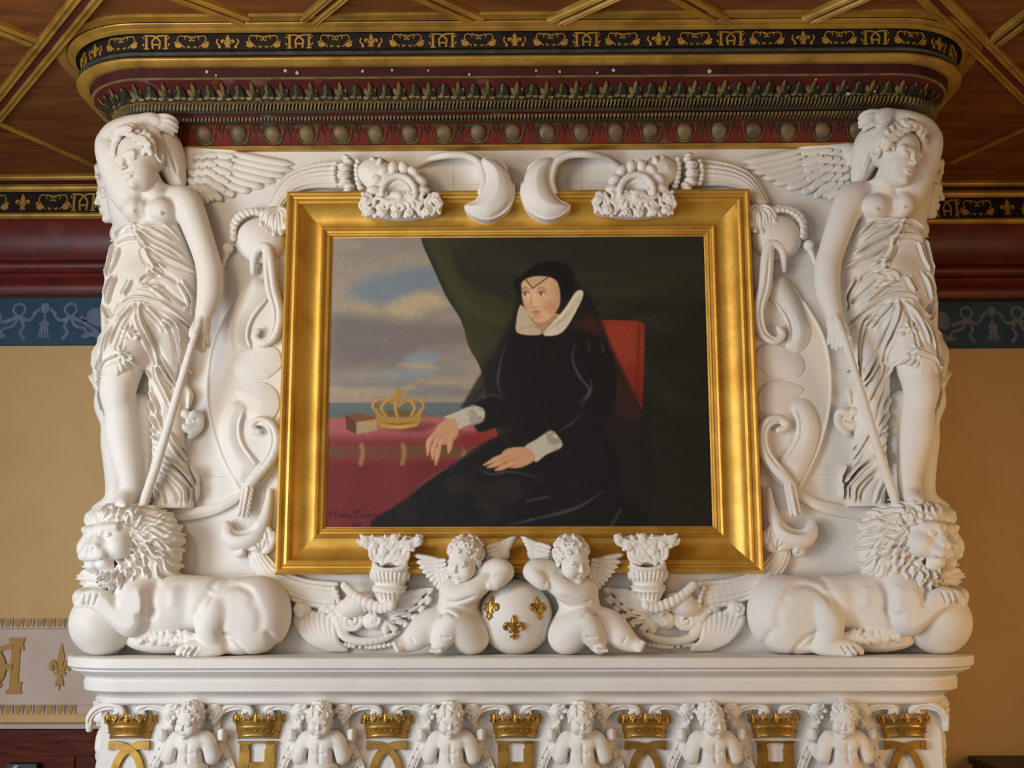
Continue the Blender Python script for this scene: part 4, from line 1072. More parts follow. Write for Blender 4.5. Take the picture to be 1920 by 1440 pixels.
# ---------------------------------------------------------------- angels at the corners
def z4(x, y): return (160+x/4.5, 200+y/4.5)
def z5(x, y): return (160+x/3.13, 500+y/3.13)
def angel_data():
    D = {}
    # ---- body
    b = PF(172, 205, 410, 960, -30, 112, h=.0036)
    b.loft([(352, 246, 338, 46, 0), (368, 234, 352, 56, -10), (395, 236, 346, 62, -14), (425, 240, 336, 58, -14), (470, 232, 335, 54, -14), (520, 220, 340, 56, -14), (560, 215, 345, 60, -10)], 8)
    b.cap((279, 330, 62), (287, 362, 46), 19, 24, 12)
    b.ell((254, 391, 59), (24, 24, 23), 12); b.ell((304, 395, 60), (25, 25, 23), 12)
    b.ell((251, 396, 82), (3, 3, 3), 4); b.ell((301, 400, 84), (3, 3, 3), 4)
    b.brush([(300, 362), (322, 358), (345, 362)], 5, 2.5); b.brush([(278, 372), (279, 400), (276, 424)], 5, -2.5)
    # raised arm bent over the head
    b.chain([(246, 372, 42), (228, 338, 48), (212, 300, 52), (201, 268, 54)], [30, 27, 24, 19], 12)
    b.chain([(201, 266, 54), (216, 247, 60), (243, 233, 67), (272, 225, 70)], [18.5, 18, 14.5, 10.5], 6)
    b.chain([(270, 225, 70), (284, 226, 73), (297, 230, 74)], [10.5, 13, 12], 5)
    for pts in ([(296, 219, 76), (312, 218, 78), (325, 223, 73), (332, 231, 66)], [(297, 225, 77), (314, 226, 79), (326, 232, 73), (332, 239, 66)], [(296, 231, 76), (312, 234, 78), (324, 240, 72), (331, 246, 66)], [(293, 237, 74), (306, 241, 75), (317, 246, 70), (324, 252, 66)]):
        b.chain(pts, [5.6, 5.0, 4.6, 3.6], 1.5)
    b.chain([(276, 234, 78), (287, 243, 80), (297, 248, 78)], [6, 5.2, 4.2], 3)
    # lowered arm and hand on the staff
    b.chain([(338, 372, 38), (352, 386, 44), (370, 432, 48), (388, 486, 48), (394, 520, 50), (392, 556, 53), (380, 600, 58)], [23, 25, 22.5, 20, 20, 18.5, 12], 9)
    b.chain([(380, 598, 58), (379, 612, 60), (376, 624, 62)], [12, 14, 12.5], 5)
    for pts in ([(370, 620, 70), (366, 632, 74), (364, 645, 74), (368, 655, 70)], [(375, 624, 66), (374, 638, 69), (374, 652, 67), (377, 660, 62)], [(381, 624, 64), (381, 638, 66), (382, 651, 63), (384, 657, 58)], [(387, 621, 60), (388, 633, 62), (390, 644, 58), (391, 649, 54)]):
        b.chain(pts, [5.4, 5.0, 4.6, 3.4], 1.5)
    b.chain([(369, 606, 68), (362, 618, 76), (359, 630, 78)], [6, 5.4, 4.2], 3)
    # bare leg
    b.chain([(262, 600, 34), (240, 660, 46), (224, 716, 56), (221, 742, 57), (228, 776, 48), (230, 812, 44), (238, 862, 46), (244, 900, 50), (244, 922, 50)], [40, 37, 30, 27, 25, 29, 23, 17, 16], 8)
    b.ell((221, 733, 72), (17, 14, 20), 12)
    b.chain([(244, 922, 48), (238, 936, 62), (229, 944, 88)], [17, 14, 9], 8)
    for i in range(5): b.chain([(238-i*5, 943, 84-i*2), (234-i*5, 947, 97-i*3)], [4.4, 3.6], 2, 1)
    b.chain([(262, 760, 18), (268, 850, 16), (272, 930, 22)], [24, 18, 15], 6)      # the other leg behind the cloth
    D['body'] = b.F.mesh_data()
    hd = Head(Q(266, 303, 70), L(110, 300), -30, 14, -9)
    f_ = PF(212, 240, 325, 365, 5, 128, h=.0022)
    hd.face(f_.F)
    D['head'] = f_.F.mesh_data()
    # ---- hair and veil
    h = PF(215, 236, 350, 350, -10, 118, h=.003)
    hd.ell(h.F, (0, -.15, .17), (.375, .40, .37), .03)
    rr = random.Random(4)
    for i in range(13):
        a = math.radians(-112+224*i/12)
        for row in range(2):
            c = Vector((.37*math.sin(a), .20+.10*math.cos(a)-.08*row, .14+.33*math.cos(a)+.05*row))
            pts = [hd.p(c.x+.07*math.cos(j*1.3+i), c.y+.03*j*(.5-row), c.z+.055*math.sin(j*1.3+i)) for j in range(4)]
            h.F.chain(pts, [hd.H*.05, hd.H*.05, hd.H*.04, hd.H*.025], .004, 2)
    D['hair'] = h.F.mesh_data()
    v = PF(235, 232, 350, 365, -20, 96, h=.0032)
    v.chain([(256, 256, 62), (274, 250, 58), (294, 252, 50)], [11, 13, 16], 8)
    v.chain([(292, 258, 44), (310, 276, 40), (320, 300, 34), (330, 332, 26), (334, 345, 22)], [24, 26, 23, 15, 10], 8)
    for pts, hh in (([(262, 247), (290, 252), (306, 272), (314, 300), (326, 338)], 5), ([(285, 250), (308, 266), (320, 296), (331, 336)], 5), ([(300, 254), (320, 276), (331, 310), (336, 340)], 4), ([(296, 262), (308, 290), (318, 322)], -5), ([(312, 262), (326, 292), (334, 330)], -4)):
        v.brush(pts, 3.0, hh, d=45)
    D['veil'] = v.F.mesh_data()
    # ---- drapery
    g = PF(168, 412, 378, 960, -40, 108, h=.0035)
    g.loft([(424, 226, 338, 60, -14), (440, 214, 344, 68, -20), (470, 202, 354, 66, -24), (500, 196, 366, 66, -26), (540, 188, 366, 70, -26), (580, 184, 362, 72, -26), (620, 186, 352, 70, -26), (660, 184, 344, 66, -26), (700, 180, 338, 58, -28), (716, 180, 338, 50, -28)], 6)
    g.loft([(690, 196, 342, 52, -28), (740, 182, 344, 48, -30), (800, 192, 342, 44, -28), (850, 208, 340, 42, -24), (900, 222, 358, 42, -20), (944, 226, 360, 44, -18), (952, 226, 358, 44, -18)], 6)
    g.chain([(262, 590, 40), (240, 650, 52), (226, 694, 60)], [42, 40, 33], 14)       # thigh under the cloth
    g.ell((275, 520, 40), (44, 32, 36), 14)                                            # belly
    # slit: cloth pulled aside above the bare knee
    def S(f, pts, w, hh, **kw):
        p = [f(*q) for q in pts]
        g.brush(p, w*.66, hh, d=45, **kw)
        if hh > 5:                                        # a crisp hollow beside each fold
            c = np.array(p); t_ = c[-1]-c[0]; t_ = t_/np.hypot(*t_); n_ = np.array((-t_[1], t_[0]))
            g.brush([tuple(q+n_*5) for q in c], w*.6, -hh*.5, d=45); g.brush([tuple(q-n_*5) for q in c], w*.6, -hh*.4, d=45)
            g.brush([tuple(q+n_*9.5+t_*3*math.sin(i*2.3)) for i, q in enumerate(c)], w*.5, hh*.38, d=45)
    ridges4 = [[(430, 1010), (560, 1120), (720, 1200), (840, 1275)], [(430, 1010), (530, 1180), (700, 1290), (930, 1390)], [(430, 1015), (340, 1010), (220, 1085)], [(430, 1005), (650, 1005), (720, 1040), (800, 1120)], [(440, 1010), (620, 1080), (760, 1160)],
               [(260, 1170), (380, 1140), (530, 1150)], [(530, 1170), (560, 1290), (640, 1400)], [(230, 1150), (200, 1300), (160, 1440)], [(310, 1200), (270, 1320), (200, 1440)], [(590, 1400), (620, 1340), (700, 1390)]]
    for r_ in ridges4: S(z4, r_, 4.2, 7.5)
    for r_ in ([(470, 1060), (600, 1170), (780, 1260)], [(350, 1050), (250, 1110)], [(560, 1200), (680, 1320), (860, 1400)], [(520, 1180), (500, 1260), (560, 1380)]): S(z4, r_, 4, -6)
    R5 = [[(350, 220), (365, 330), (400, 430), (440, 560), (480, 660), (520, 710)], [(440, 560), (430, 640), (470, 740), (500, 810)], [(270, 550), (330, 680), (400, 800), (440, 960)], [(400, 420), (470, 580), (530, 690)],
          [(490, 300), (550, 350), (565, 450), (560, 560), (540, 690)], [(380, 240), (470, 340), (500, 390)], [(470, 320), (530, 360)], [(280, 560), (360, 620), (395, 665)], [(270, 600), (280, 760), (312, 920), (332, 1060), (334, 1240)],
          [(300, 860), (400, 975), (440, 1000)], [(330, 960), (420, 1020)], [(440, 1110), (540, 1180), (630, 1290)], [(440, 1180), (560, 1290), (575, 1390)], [(410, 1270), (440, 1320), (465, 1400)], [(340, 1060), (390, 1130)], [(480, 960), (560, 1110), (635, 1230)],
          [(330, 820), (430, 970)], [(360, 780), (420, 900)], [(520, 1000), (600, 1150), (632, 1240), (625, 1390)], [(345, 1250), (420, 1090)], [(600, 600), (640, 680), (560, 560)],
          [(130, 470), (100, 560), (80, 640)], [(170, 400), (120, 560), (110, 640)], [(240, 330), (190, 420), (150, 540)], [(310, 260), (240, 360), (190, 500)], [(60, 640), (110, 640), (170, 580), (265, 548)], [(75, 700), (90, 800), (130, 950)], [(60, 600), (75, 700), (100, 900), (150, 1100), (175, 1250)]]
    for r_ in R5: S(z5, r_, 3.8, 7)
    G5 = [[(380, 330), (420, 440), (470, 600), (500, 690)], [(510, 370), (530, 470), (530, 620)], [(300, 620), (360, 730), (420, 860)], [(455, 620), (500, 720)], [(350, 900), (430, 1010)], [(470, 1130), (560, 1220), (610, 1300)], [(440, 1220), (520, 1320), (540, 1390)], [(150, 480), (120, 600)], [(350, 1000), (410, 1080)], [(540, 1050), (600, 1180)], [(390, 700), (440, 850)], [(345, 240), (300, 330), (260, 440), (230, 540)]]
    for r_ in G5: S(z5, r_, 4, -6)
    # rolled edge of the overfold
    for pts in ([(100, 190), (110, 260), (180, 335), (250, 230), (340, 200), (460, 230), (540, 280), (620, 350)], [(110, 180), (140, 120), (180, 60)], [(440, 0), (420, 40), (470, 70)], [(340, 110), (380, 70), (440, 60)], [(580, 90), (630, 190), (620, 270)], [(350, 130), (420, 150), (520, 230)], [(380, 130), (470, 140)], [(200, 60), (160, 160), (140, 240)], [(300, 100), (250, 190)]):
        S(z5, pts, 4.2, 8)
    for pts in ([(130, 230), (190, 290), (240, 210)], [(450, 110), (540, 190), (600, 240)], [(350, 250), (460, 260), (600, 350)], [(390, 100), (480, 60), (560, 110)]): S(z5, pts, 5, -7)
    # seam with two knots
    S(z5, [(352, 225), (330, 300), (305, 350), (300, 415), (275, 470), (268, 540)], 3, -6)
    for x, y in ((300, 415), (268, 540)):
        for a in range(0, 360, 51):
            S(z5, [(x, y), (x+46*math.cos(math.radians(a)), y+46*math.sin(math.radians(a)))], 2.6, 4)
        u_, v_ = z5(x, y); g.ell((u_, v_, 92 if y < 500 else 93), (4.5, 4.5, 4.5), 3)
    S(z4, [(415, 1000), (430, 1012), (445, 1020)], 5, 6)
    g.plate([(206, 698), (222, 684), (242, 678), (249, 690), (248, 740), (252, 800), (254, 900), (252, 960), (150, 960), (150, 720), (190, 720)], 18, 130, 0, 8, 2, 5, 3, op='d')
    D['drapery'] = g.F.mesh_data()
    # ---- staff with knob
    s_ = PF(255, 450, 445, 965, -8, 100, h=.003)
    s_.chain([(267, 950, 66), (300, 850, 68), (338, 720, 84), (366, 628, 84), (392, 560, 44), (424, 476, 14)], [8.4, 8, 7, 6.2, 5.6, 5], 2)
    s_.ell((427, 466, 14), (11, 11, 11), 3); s_.ell((423, 480, 14), (7, 6, 4), 2)
    D['staff'] = s_.F.mesh_data()
    # ---- fluttering ribbon end
    r = PF(318, 700, 396, 850, -6, 34, h=.003)
    r.chain([(340, 722, 6), (352, 740, 12), (346, 758, 12), (340, 776, 10)], [9, 9, 8, 7], 4)
    r.chain([(334, 782, 10), (346, 776, 18), (356, 782, 14), (366, 776, 18), (376, 782, 14), (374, 800, 12), (362, 814, 14), (356, 820, 10)], [7, 7, 6, 7, 6, 7, 6, 4], 3)
    r.chain([(336, 790, 6), (350, 800, 8), (364, 796, 10)], [9, 11, 8], 6)
    r.brush([(340, 786), (350, 794), (362, 790)], 3, -5); r.brush([(350, 730), (346, 764)], 2.6, -4); r.brush([(358, 736), (352, 770)], 2.6, 3)
    D['ribbon'] = r.F.mesh_data()
    return D
WCACHE = {}
def build_wing(root, mir):
    w = PF(330, 270, 450, 395, -6, 34, h=.0035)
    w.ell((352, 300, 6), (18, 18, 28), 8, (8, 0, 0)); w.chain([(350, 290, 8), (376, 284, 8), (420, 283, 6), (442, 285, 4)], [12, 9, 7, 4], 6); w.ell((375, 330, 0), (40, 12, 46), 8, (-20, 0, 0))
    w.ell((415, 318, 0), (30, 9, 36), 8, (-20, 0, 0))
    if 'angel' not in WCACHE: WCACHE['angel'] = w.F.mesh_data()
    wing = sculpt('wing', None, 'plaster', root, mir, data=WCACHE['angel'])
    prim = [((436, 287), (551, 309)), ((434, 298), (549, 320)), ((431, 308), (537, 331)), ((427, 319), (516, 341)), ((423, 330), (494, 351)), ((417, 341), (470, 359)), ((409, 351), (441, 367))]
    for i, (p, q) in enumerate(prim): sub(feather(p, q, 15, 7, 5, mir=False, parent=None, hgt=4.5, curve=1.5), wing, root)
    for ux, n, ln, y0, y1, dx in ((402, 6, 40, 288, 352, -16), (384, 6, 26, 288, 364, -12), (368, 6, 24, 290, 362, -8), (354, 5, 22, 292, 350, -4)):
        for i in range(n):
            t = i/(n-1); u0 = ux+dx*t*t; v0 = y0+(y1-y0)*t; a = math.radians(8+30*t)
            sub(feather((u0, v0), (u0+ln*math.cos(a), v0+ln*math.sin(a)), 15.5, 13 if ux > 390 else 16, 9 if ux > 390 else 12, mir=False, hgt=4, tip=.45), wing, root)
    for (p, q) in (((384, 352), (400, 378)), ((392, 352), (412, 372)), ((376, 350), (386, 372))): sub(feather(p, q, 13, 10, 8, mir=False, hgt=4, tip=.45), wing, root)
    return wing
AD = angel_data()
ANG = {}
for mir, lab in ((False, 'white winged angel holding a staff above the lion facing left, left front corner'), (True, 'white winged angel holding a staff above the lion facing right, right front corner')):
    base = mx(Q(262, 950, 40), mir)
    root = empty('angel_statue', base, lab, 'statue', 'winged angels on the chimney corners')
    for k in ('body', 'head', 'hair', 'veil', 'drapery', 'staff', 'ribbon'): sculpt(k, None, 'plaster', root, mir, data=AD[k])
    build_wing(root, mir)
    ANG[mir] = root
# the angels of the two side faces: only their outer edge shows past the corner
def side_copy(src, sgn, back, label, cat, group, inset=0.):
    """copy of a front statue turned round the corner on to the side face of the breast"""
    # front face (x, -d) on side sgn -> side face: outward = sgn*x
    o = src.copy(); COL.objects.link(o)
    tag(o, label, cat, group)
    corner = Vector((sgn*(A-inset), 0, 0))
    ang = math.pi/2*sgn
    M = Matrix.Translation(corner+Vector((0, back, 0))) @ Matrix.Rotation(ang, 4, 'Z') @ Matrix.Translation(-Vector((-sgn*A, 0, 0)))
    o.matrix_world = M @ Matrix.Translation(src.location)
    for ch in src.children:
        c = ch.copy(); COL.objects.link(c); c.parent = o; c.matrix_parent_inverse = ch.matrix_parent_inverse.copy()
        for g_ in ch.children:
            e = g_.copy(); COL.objects.link(e); e.parent = c; e.matrix_parent_inverse = g_.matrix_parent_inverse.copy()
    return o
side_copy(ANG[True], -1, .16, 'second angel round the left corner, seen edge-on behind the staff-bearing angel', 'statue', 'winged angels on the chimney corners')
side_copy(ANG[False], 1, .16, 'second angel round the right corner, seen edge-on behind the staff-bearing angel', 'statue', 'winged angels on the chimney corners')

# ---------------------------------------------------------------- lions resting a paw on a ball
def ball(name, c, r, label, cat, group=None, flat=1.0):
    bm = bmesh.new(); bmesh.ops.create_uvsphere(bm, u_segments=64, v_segments=40, radius=r)
    me = bpy.data.meshes.new(name); bm.to_mesh(me); bm.free()
    me.polygons.foreach_set('use_smooth', [True]*len(me.polygons)); me.materials.append(MATS['plaster'])
    o = bpy.data.objects.new(name, me); COL.objects.link(o); o.location = c; o.scale = (1, flat, 1)
    return tag(o, label, cat, group)
def lion_data():
    D = {}
    b = PF(138, 1040, 556, 1236, -16, 116, h=.0042)
    b.chain([(280, 1128, 44), (350, 1132, 42), (420, 1136, 42), (470, 1142, 40)], [54, 49, 49, 54], 10)
    b.ell((488, 1152, 36), (57, 60, 70), 14)
    b.ell((440, 1158, 62), (52, 34, 54), 12, (20, 0, 0)); b.ell((462, 1190, 60), (44, 30, 34), 14)
    b.chain([(402, 1146, 80), (392, 1176, 86), (398, 1206, 82)], [28, 22, 16], 8)
    b.chain([(410, 1214, 82), (384, 1217, 88), (356, 1218, 92)], [14, 13, 15], 6)
    for i in range(4): b.chain([(356+i*3, 1214+i*3, 94+i*2), (341+i*4, 1219+i*1.5, 97+i*3), (334+i*5, 1225, 98+i*4)], [8.5, 8, 5], 2.5, 2)
    b.ell((300, 1165, 50), (60, 42, 36), 14)
    b.ell((260, 1116, 54), (48, 44, 58), 14); b.ell((254, 1118, 76), (36, 24, 46), 12, (15, 0, 0))
    b.chain([(252, 1120, 82), (250, 1150, 88), (246, 1168, 90)], [34, 29, 23], 10)
    b.chain([(246, 1166, 92), (222, 1150, 98), (196, 1132, 99), (180, 1122, 98)], [23, 19, 17, 17], 8)
    b.ell((172, 1122, 96), (24, 17, 15), 8, (12, 0, 0))
    for i in range(4): b.chain([(184-i*8, 1117-i*.5, 104-i*3), (177-i*9, 1124+i*1.5, 108-i*5), (172-i*9, 1135+i*1, 106-i*6)], [8, 8, 5.5], 2.5, 2)
    for u in (190, 178, 166): b.brush([(u, 1112), (u-7, 1136)], 2.2, -6, d=100)
    for u in (345, 356, 367): b.brush([(u+6, 1212), (u-6, 1230)], 2.0, -5, d=100)
    # ribs, shoulder and flank modelling
    for pts, w_, h_ in (([(300, 1090), (288, 1120), (290, 1160)], 9, -5), ([(326, 1100), (330, 1140)], 10, 3), ([(396, 1110), (402, 1090), (430, 1084)], 8, -4), ([(392, 1146), (404, 1118), (432, 1100), (462, 1104), (486, 1126)], 6, -4.5), ([(470, 1120), (490, 1150), (486, 1190)], 9, -3.5), ([(500, 1180), (508, 1205), (500, 1226)], 6, -4), ([(412, 1186), (432, 1192), (448, 1206), (462, 1228)], 4.5, -6), ([(398, 1108), (384, 1130), (374, 1160)], 9, -4), ([(262, 1150), (280, 1156), (296, 1140)], 7, -4), ([(240, 1096), (226, 1120), (232, 1146)], 8, -4), ([(268, 1100), (276, 1126), (268, 1150)], 7, 4), ([(420, 1196), (440, 1216), (462, 1226)], 5, -5), ([(350, 1090), (352, 1130), (346, 1170)], 12, -3)):
        b.brush(pts, w_, h_, d=80)
    # tail laid along the haunch, belly fur
    b.ell((310, 1198, 44), (76, 38, 26), 12); b.ell((430, 1212, 44), (60, 40, 14), 10)
    rr = random.Random(5)
    for i in range(46):
        u = 262+i*2.6+rr.uniform(-2, 2); v = 1184+rr.uniform(-6, 8)+(u-262)*.05; a = rr.uniform(-6, 10)
        b.chain([(u, v, 80+rr.uniform(-6, 4)), (u+a*.3+3, v+8, 86), (u+a, v+17, 80)], [4.2, 4.2, 2], 1.5, 2)
    D['body'] = b.F.mesh_data()
    # ---- head
    f = PF(140, 945, 290, 1085, 10, 135, h=.003)
    hd = Head(Q(222, 1012, 74), L(114, 1010), -34, 10, -4)
    E = lambda c, r, k=.06, op='u': hd.ell(f.F, c, r, k, op)
    Cc = lambda a, b_, ra, rb=None, k=.05, op='u': hd.cap(f.F, a, b_, ra, rb, k, op)
    E((0, 0, .08), (.31, .34, .34)); E((0, .28, -.16), (.20, .22, .19), .1)
    Cc((0, .18, .20), (0, .42, -.03), .12, .10, .08); E((0, .475, -.05), (.115, .06, .065), .04)
    for x in (-1, 1):
        E((x*.09, .42, -.175), (.11, .11, .10), .04); E((x*.23, .14, -.10), (.15, .2, .2), .1); Cc((x*.07, .30, .22), (x*.24, .20, .21), .07, .06, .06)
        E((x*.16, .36, .105), (.085, .09, .055), .05, 'd'); E((x*.155, .285, .105), (.062, .06, .05), .015); E((x*.31, -.04, .34), (.10, .06, .12), .04); E((x*.31, .02, .34), (.06, .05, .08), .03, 'd')
        E((x*.06, .525, -.07), (.03, .04, .025), .02, 'd')
        for i in range(3): E((x*(.07+.035*i), .525-.02*i, -.16-.02*i), (.012, .012, .012), .01, 'd')
    Cc((0, .54, -.10), (0, .51, -.2), .014, k=.02, op='d'); Cc((-.18, .44, -.265), (.18, .44, -.265), .024, k=.03, op='d'); Cc((-.05, .40, .13), (-.03, .36, .30), .014, k=.03, op='d'); Cc((.05, .40, .13), (.03, .36, .30), .014, k=.03, op='d')
    E((0, .34, -.34), (.13, .12, .085), .05); E((0, .28, -.40), (.14, .1, .1), .06)
    D['head'] = f.F.mesh_data(); D['hc'] = Q(228, 1012, 60)
    # ---- mane
    m = PF(150, 936, 356, 1130, -16, 122, h=.0034)
    m.ell((268, 1016, 44), (74, 52, 68), 8); m.ell((278, 1058, 46), (60, 48, 48), 14); m.ell((232, 1076, 62), (44, 40, 40), 14); m.ell((236, 974, 62), (48, 42, 28), 14); m.ell((210, 968, 66), (28, 36, 18), 10)
    # hollow for the face
    hd.ell(m.F, (0, .38, -.08), (.31, .44, .36), .05, 'd')
    rr = random.Random(11)
    cx, cy = 220, 1014
    for ring, (r0, r1, n) in enumerate(((34, 74, 24), (62, 108, 26), (96, 146, 24))):
        for i in range(n):
            a = math.radians(-112+ (240*i/(n-1)) + rr.uniform(-3, 3))
            pts = []
            ph = rr.uniform(0, 6.28); L_ = r1-r0+rr.uniform(-6, 8)
            for t in np.linspace(0, 1, 6):
                rad = r0+L_*t; bend = a+.30*t*(1 if a < 1.4 else .4)
                off = 5.0*math.sin(ph+t*7.5)
                pts.append((cx+rad*math.cos(bend)*.98-off*math.sin(bend), cy+rad*math.sin(bend)*.86+off*math.cos(bend)))
            m.brush(pts, 3.0, 6.0, d=70)
            m.brush([(x+4.6*math.sin(a), y-4.6*math.cos(a)) for x, y in pts], 2.4, -5.5, d=70)
    for i in range(26):                                    # beard and chest locks
        u = 196+rr.uniform(0, 62); v = 1062+rr.uniform(0, 36)
        m.brush([(u, v), (u+5*math.sin(i), v+8), (u-4*math.sin(i), v+17), (u+3, v+26)], 2.8, 6, d=75)
        m.brush([(u+5, v), (u+5+4*math.sin(i), v+9), (u+2, v+20)], 2.4, -5, d=75)
    D['mane'] = m.F.mesh_data()
    return D
LD = lion_data(); LIONS = {}
def turn_head(o, s):
    hc = LD['hc']; hc = Vector((-hc.x if s > 0 else hc.x, hc.y, hc.z))
    for c in o.children:
        if c.name.startswith('head'): c.matrix_basis = Matrix.Translation(hc) @ Matrix.Rotation(s*math.radians(44), 4, 'Z') @ Matrix.Translation(-hc) @ c.matrix_basis.copy()
for mir, lab, lb in ((False, 'white stone lion lying on the left of the shelf, head turned left', 'smooth white stone ball under the paw of the left lion'), (True, 'white stone lion lying on the right of the shelf, head turned right', 'smooth white stone ball under the paw of the right lion')):
    root = empty('lion_statue', mx(Q(340, 1228, 45), mir), lab, 'lion', 'lions on the mantel shelf')
    for k in ('body', 'head', 'mane'): sculpt(k, None, 'plaster', root, mir, data=LD[k])
    LIONS[mir] = root
    c = mx(Q(193, 1170, 50), mir); r_ = L(60, 1170); c.z = ZS+r_+.001
    ball('stone_ball', c, r_, lb, 'ball', 'balls under the lions')
turn_head(side_copy(LIONS[True], -1, .02, 'second lion round the left corner, only its muzzle and paw showing', 'lion', 'lions on the mantel shelf', .065), 1)
turn_head(side_copy(LIONS[False], 1, .02, 'second lion round the right corner, facing forward beside the right lion', 'lion', 'lions on the mantel shelf', .065), -1)

# ---------------------------------------------------------------- cherubs leaning on the globe
def z6(x, y, d=None): return (640+x/3, 960+y/3) if d is None else (640+x/3, 960+y/3, d)
def cherub_data():
    D = {}
    b = PF(728, 1038, 966, 1240, -10, 118, h=.003)
    b.chain([z6(700, 425, 46), z6(680, 470, 48), z6(650, 540, 52), z6(690, 640, 50), z6(720, 690, 46)], [29, 31, 32, 34, 34], 9)
    b.cap(z6(690, 370, 60), z6(695, 420, 50), 17, 22, 8)
    b.ell(z6(630, 470, 66), (17, 14, 15), 10); b.ell(z6(630, 560, 70), (22, 16, 20), 12); b.ell(z6(652, 545, 88), (3, 4, 3), 4, op='d')
    # near leg: thigh, shin, foot
    b.chain([z6(735, 700, 56), z6(690, 660, 74), z6(625, 615, 88)], [32, 28, 22], 7)
    b.chain([z6(618, 612, 90), z6(588, 680, 88), z6(560, 730, 80), z6(550, 752, 78)], [21, 20, 15, 11], 5)
    b.chain([z6(550, 756, 78), z6(538, 770, 92)], [11, 8.5], 5)
    for i in range(5): b.chain([z6(560-i*13, 770+i*.5, 94), z6(557-i*14, 781+i*.5, 104)], [5.0-.5*i, 4.2-.35*i], .6, 1)
    # far leg
    b.chain([z6(600, 640, 46), z6(520, 640, 56), z6(470, 660, 60)], [32, 29, 25], 8)
    b.chain([z6(470, 655, 62), z6(420, 705, 68), z6(375, 735, 70), z6(350, 745, 72)], [25, 21, 14, 11], 6)
    b.chain([z6(348, 747, 74), z6(320, 754, 80)], [11, 8.5], 5)
    for i in range(5): b.chain([z6(312+i*5, 736+i*10, 84+i), z6(298+i*5, 738+i*10.5, 88+i)], [4.4, 3.7], .6, 1)
    # arm resting on the globe
    b.chain([z6(770, 400, 52), z6(820, 350, 62), z6(880, 325, 70), z6(918, 338, 76)], [23, 20, 18, 16], 8)
    b.chain([z6(918, 340, 76), z6(892, 372, 86), z6(868, 396, 90)], [15, 13, 11], 5)
    for i in range(4): b.chain([z6(880-i*14, 398, 94), z6(876-i*14, 418, 95), z6(872-i*13, 432, 91)], [5, 4.5, 3.4], 1.2, 2)
    # arm folded under the chin
    b.chain([z6(615, 440, 58), z6(650, 470, 76), z6(730, 450, 84), z6(790, 405, 80), z6(830, 370, 74)], [21, 19, 17, 14, 12], 7)
    b.brush([z6(590, 500), z6(650, 505), z6(760, 470)], 3, -4, d=70); b.brush([z6(560, 700), z6(590, 704), z6(622, 700)], 2.5, -2.5, d=90); b.brush([z6(395, 700), z6(420, 735)], 2.5, -2.5, d=70); b.brush([z6(560, 590), z6(600, 560), z6(660, 590)], 3, -4, d=70)
    D['body'] = b.F.mesh_data()
    f = PF(822, 1004, 918, 1100, 10, 118, h=.0022)
    hd = Head(Q(*z6(690, 272, 74)), L(77, 1050), -30, 20, 8)
    hd.face(f.F, True); D['head'] = f.F.mesh_data()
    h = PF(822, 1000, 922, 1084, 0, 118, h=.0025)
    hd.curls(h.F, 70, 3, .07); D['hair'] = h.F.mesh_data()
    return D
def cherub_wings(root, mir):
    for side in (0, 1):
        if side == 0:
            w = PF(780, 1035, 850, 1120, -6, 70, h=.003)
            w.ell(z6(570, 350, 40), (17, 12, 24), 6, (-18, 0, 0)); w.ell(z6(535, 320, 40), (22, 8, 22), 6)
            if ('c', side) not in WCACHE: WCACHE[('c', side)] = w.F.mesh_data()
            wing = sculpt('wing', None, 'plaster', root, mir, data=WCACHE[('c', side)])
            for i in range(9):
                t = i/8; p = z6(555+30*t, 270+95*t); q = z6(405+160*t**1.2, 243+215*t**.8)
                sub(feather(p, q, 10.5, 48, 46, mir=False, hgt=4), wing, root)
            for row in range(3):
                for i in range(6):
                    t = i/5; p = z6(588+12*t-row*22, 270+100*t+row*4); a = math.radians(170-95*t); ln = 15
                    sub(feather(p, (p[0]+ln*math.cos(a), p[1]+ln*math.sin(a)), 9.5, 54-row*2, 51-row*2, mir=False, hgt=3.4, tip=.45), wing, root)
        else:
            w = PF(902, 1000, 975, 1065, -6, 66, h=.003)
            w.ell(z6(850, 255, 44), (16, 12, 18), 6, (30, 0, 0)); w.ell(z6(890, 225, 42), (20, 8, 18), 6, (40, 0, 0))
            if ('c', side) not in WCACHE: WCACHE[('c', side)] = w.F.mesh_data()
            wing = sculpt('wing', None, 'plaster', root, mir, data=WCACHE[('c', side)])
            for i in range(8):
                t = i/7; p = z6(838+40*t, 205+75*t); q = z6(985-75*t, 140+148*t)
                sub(feather(p, q, 10, 50, 46, mir=False, hgt=4), wing, root)
            for row in range(3):
                for i in range(5):
                    t = i/4; p = z6(815+18*t+row*20, 205+75*t-row*6); a = math.radians(-30+45*t); ln = 14
                    sub(feather(p, (p[0]+ln*math.cos(a), p[1]+ln*math.sin(a)), 9.5, 57-row*2, 54-row*2, mir=False, hgt=3.4, tip=.45), wing, root)
CD = cherub_data()
for mir, lab in ((False, 'white winged cherub seated left of the globe, head bowed left'), (True, 'white winged cherub seated right of the globe, head bowed right')):
    root = empty('cherub_statue', mx(Q(850, 1228, 60), mir), lab, 'statue', 'cherubs beside the globe')
    for k in ('body', 'head', 'hair'): sculpt(k, None, 'plaster', root, mir, data=CD[k])
    cherub_wings(root, mir)
gr = L(69, 1154); gc = Q(967, 1154, 26); gc.z = ZS+gr*.985
globe = ball('globe', gc, gr, 'large white globe with three gold lilies between the cherubs', 'globe')
globe.name = 'globe'
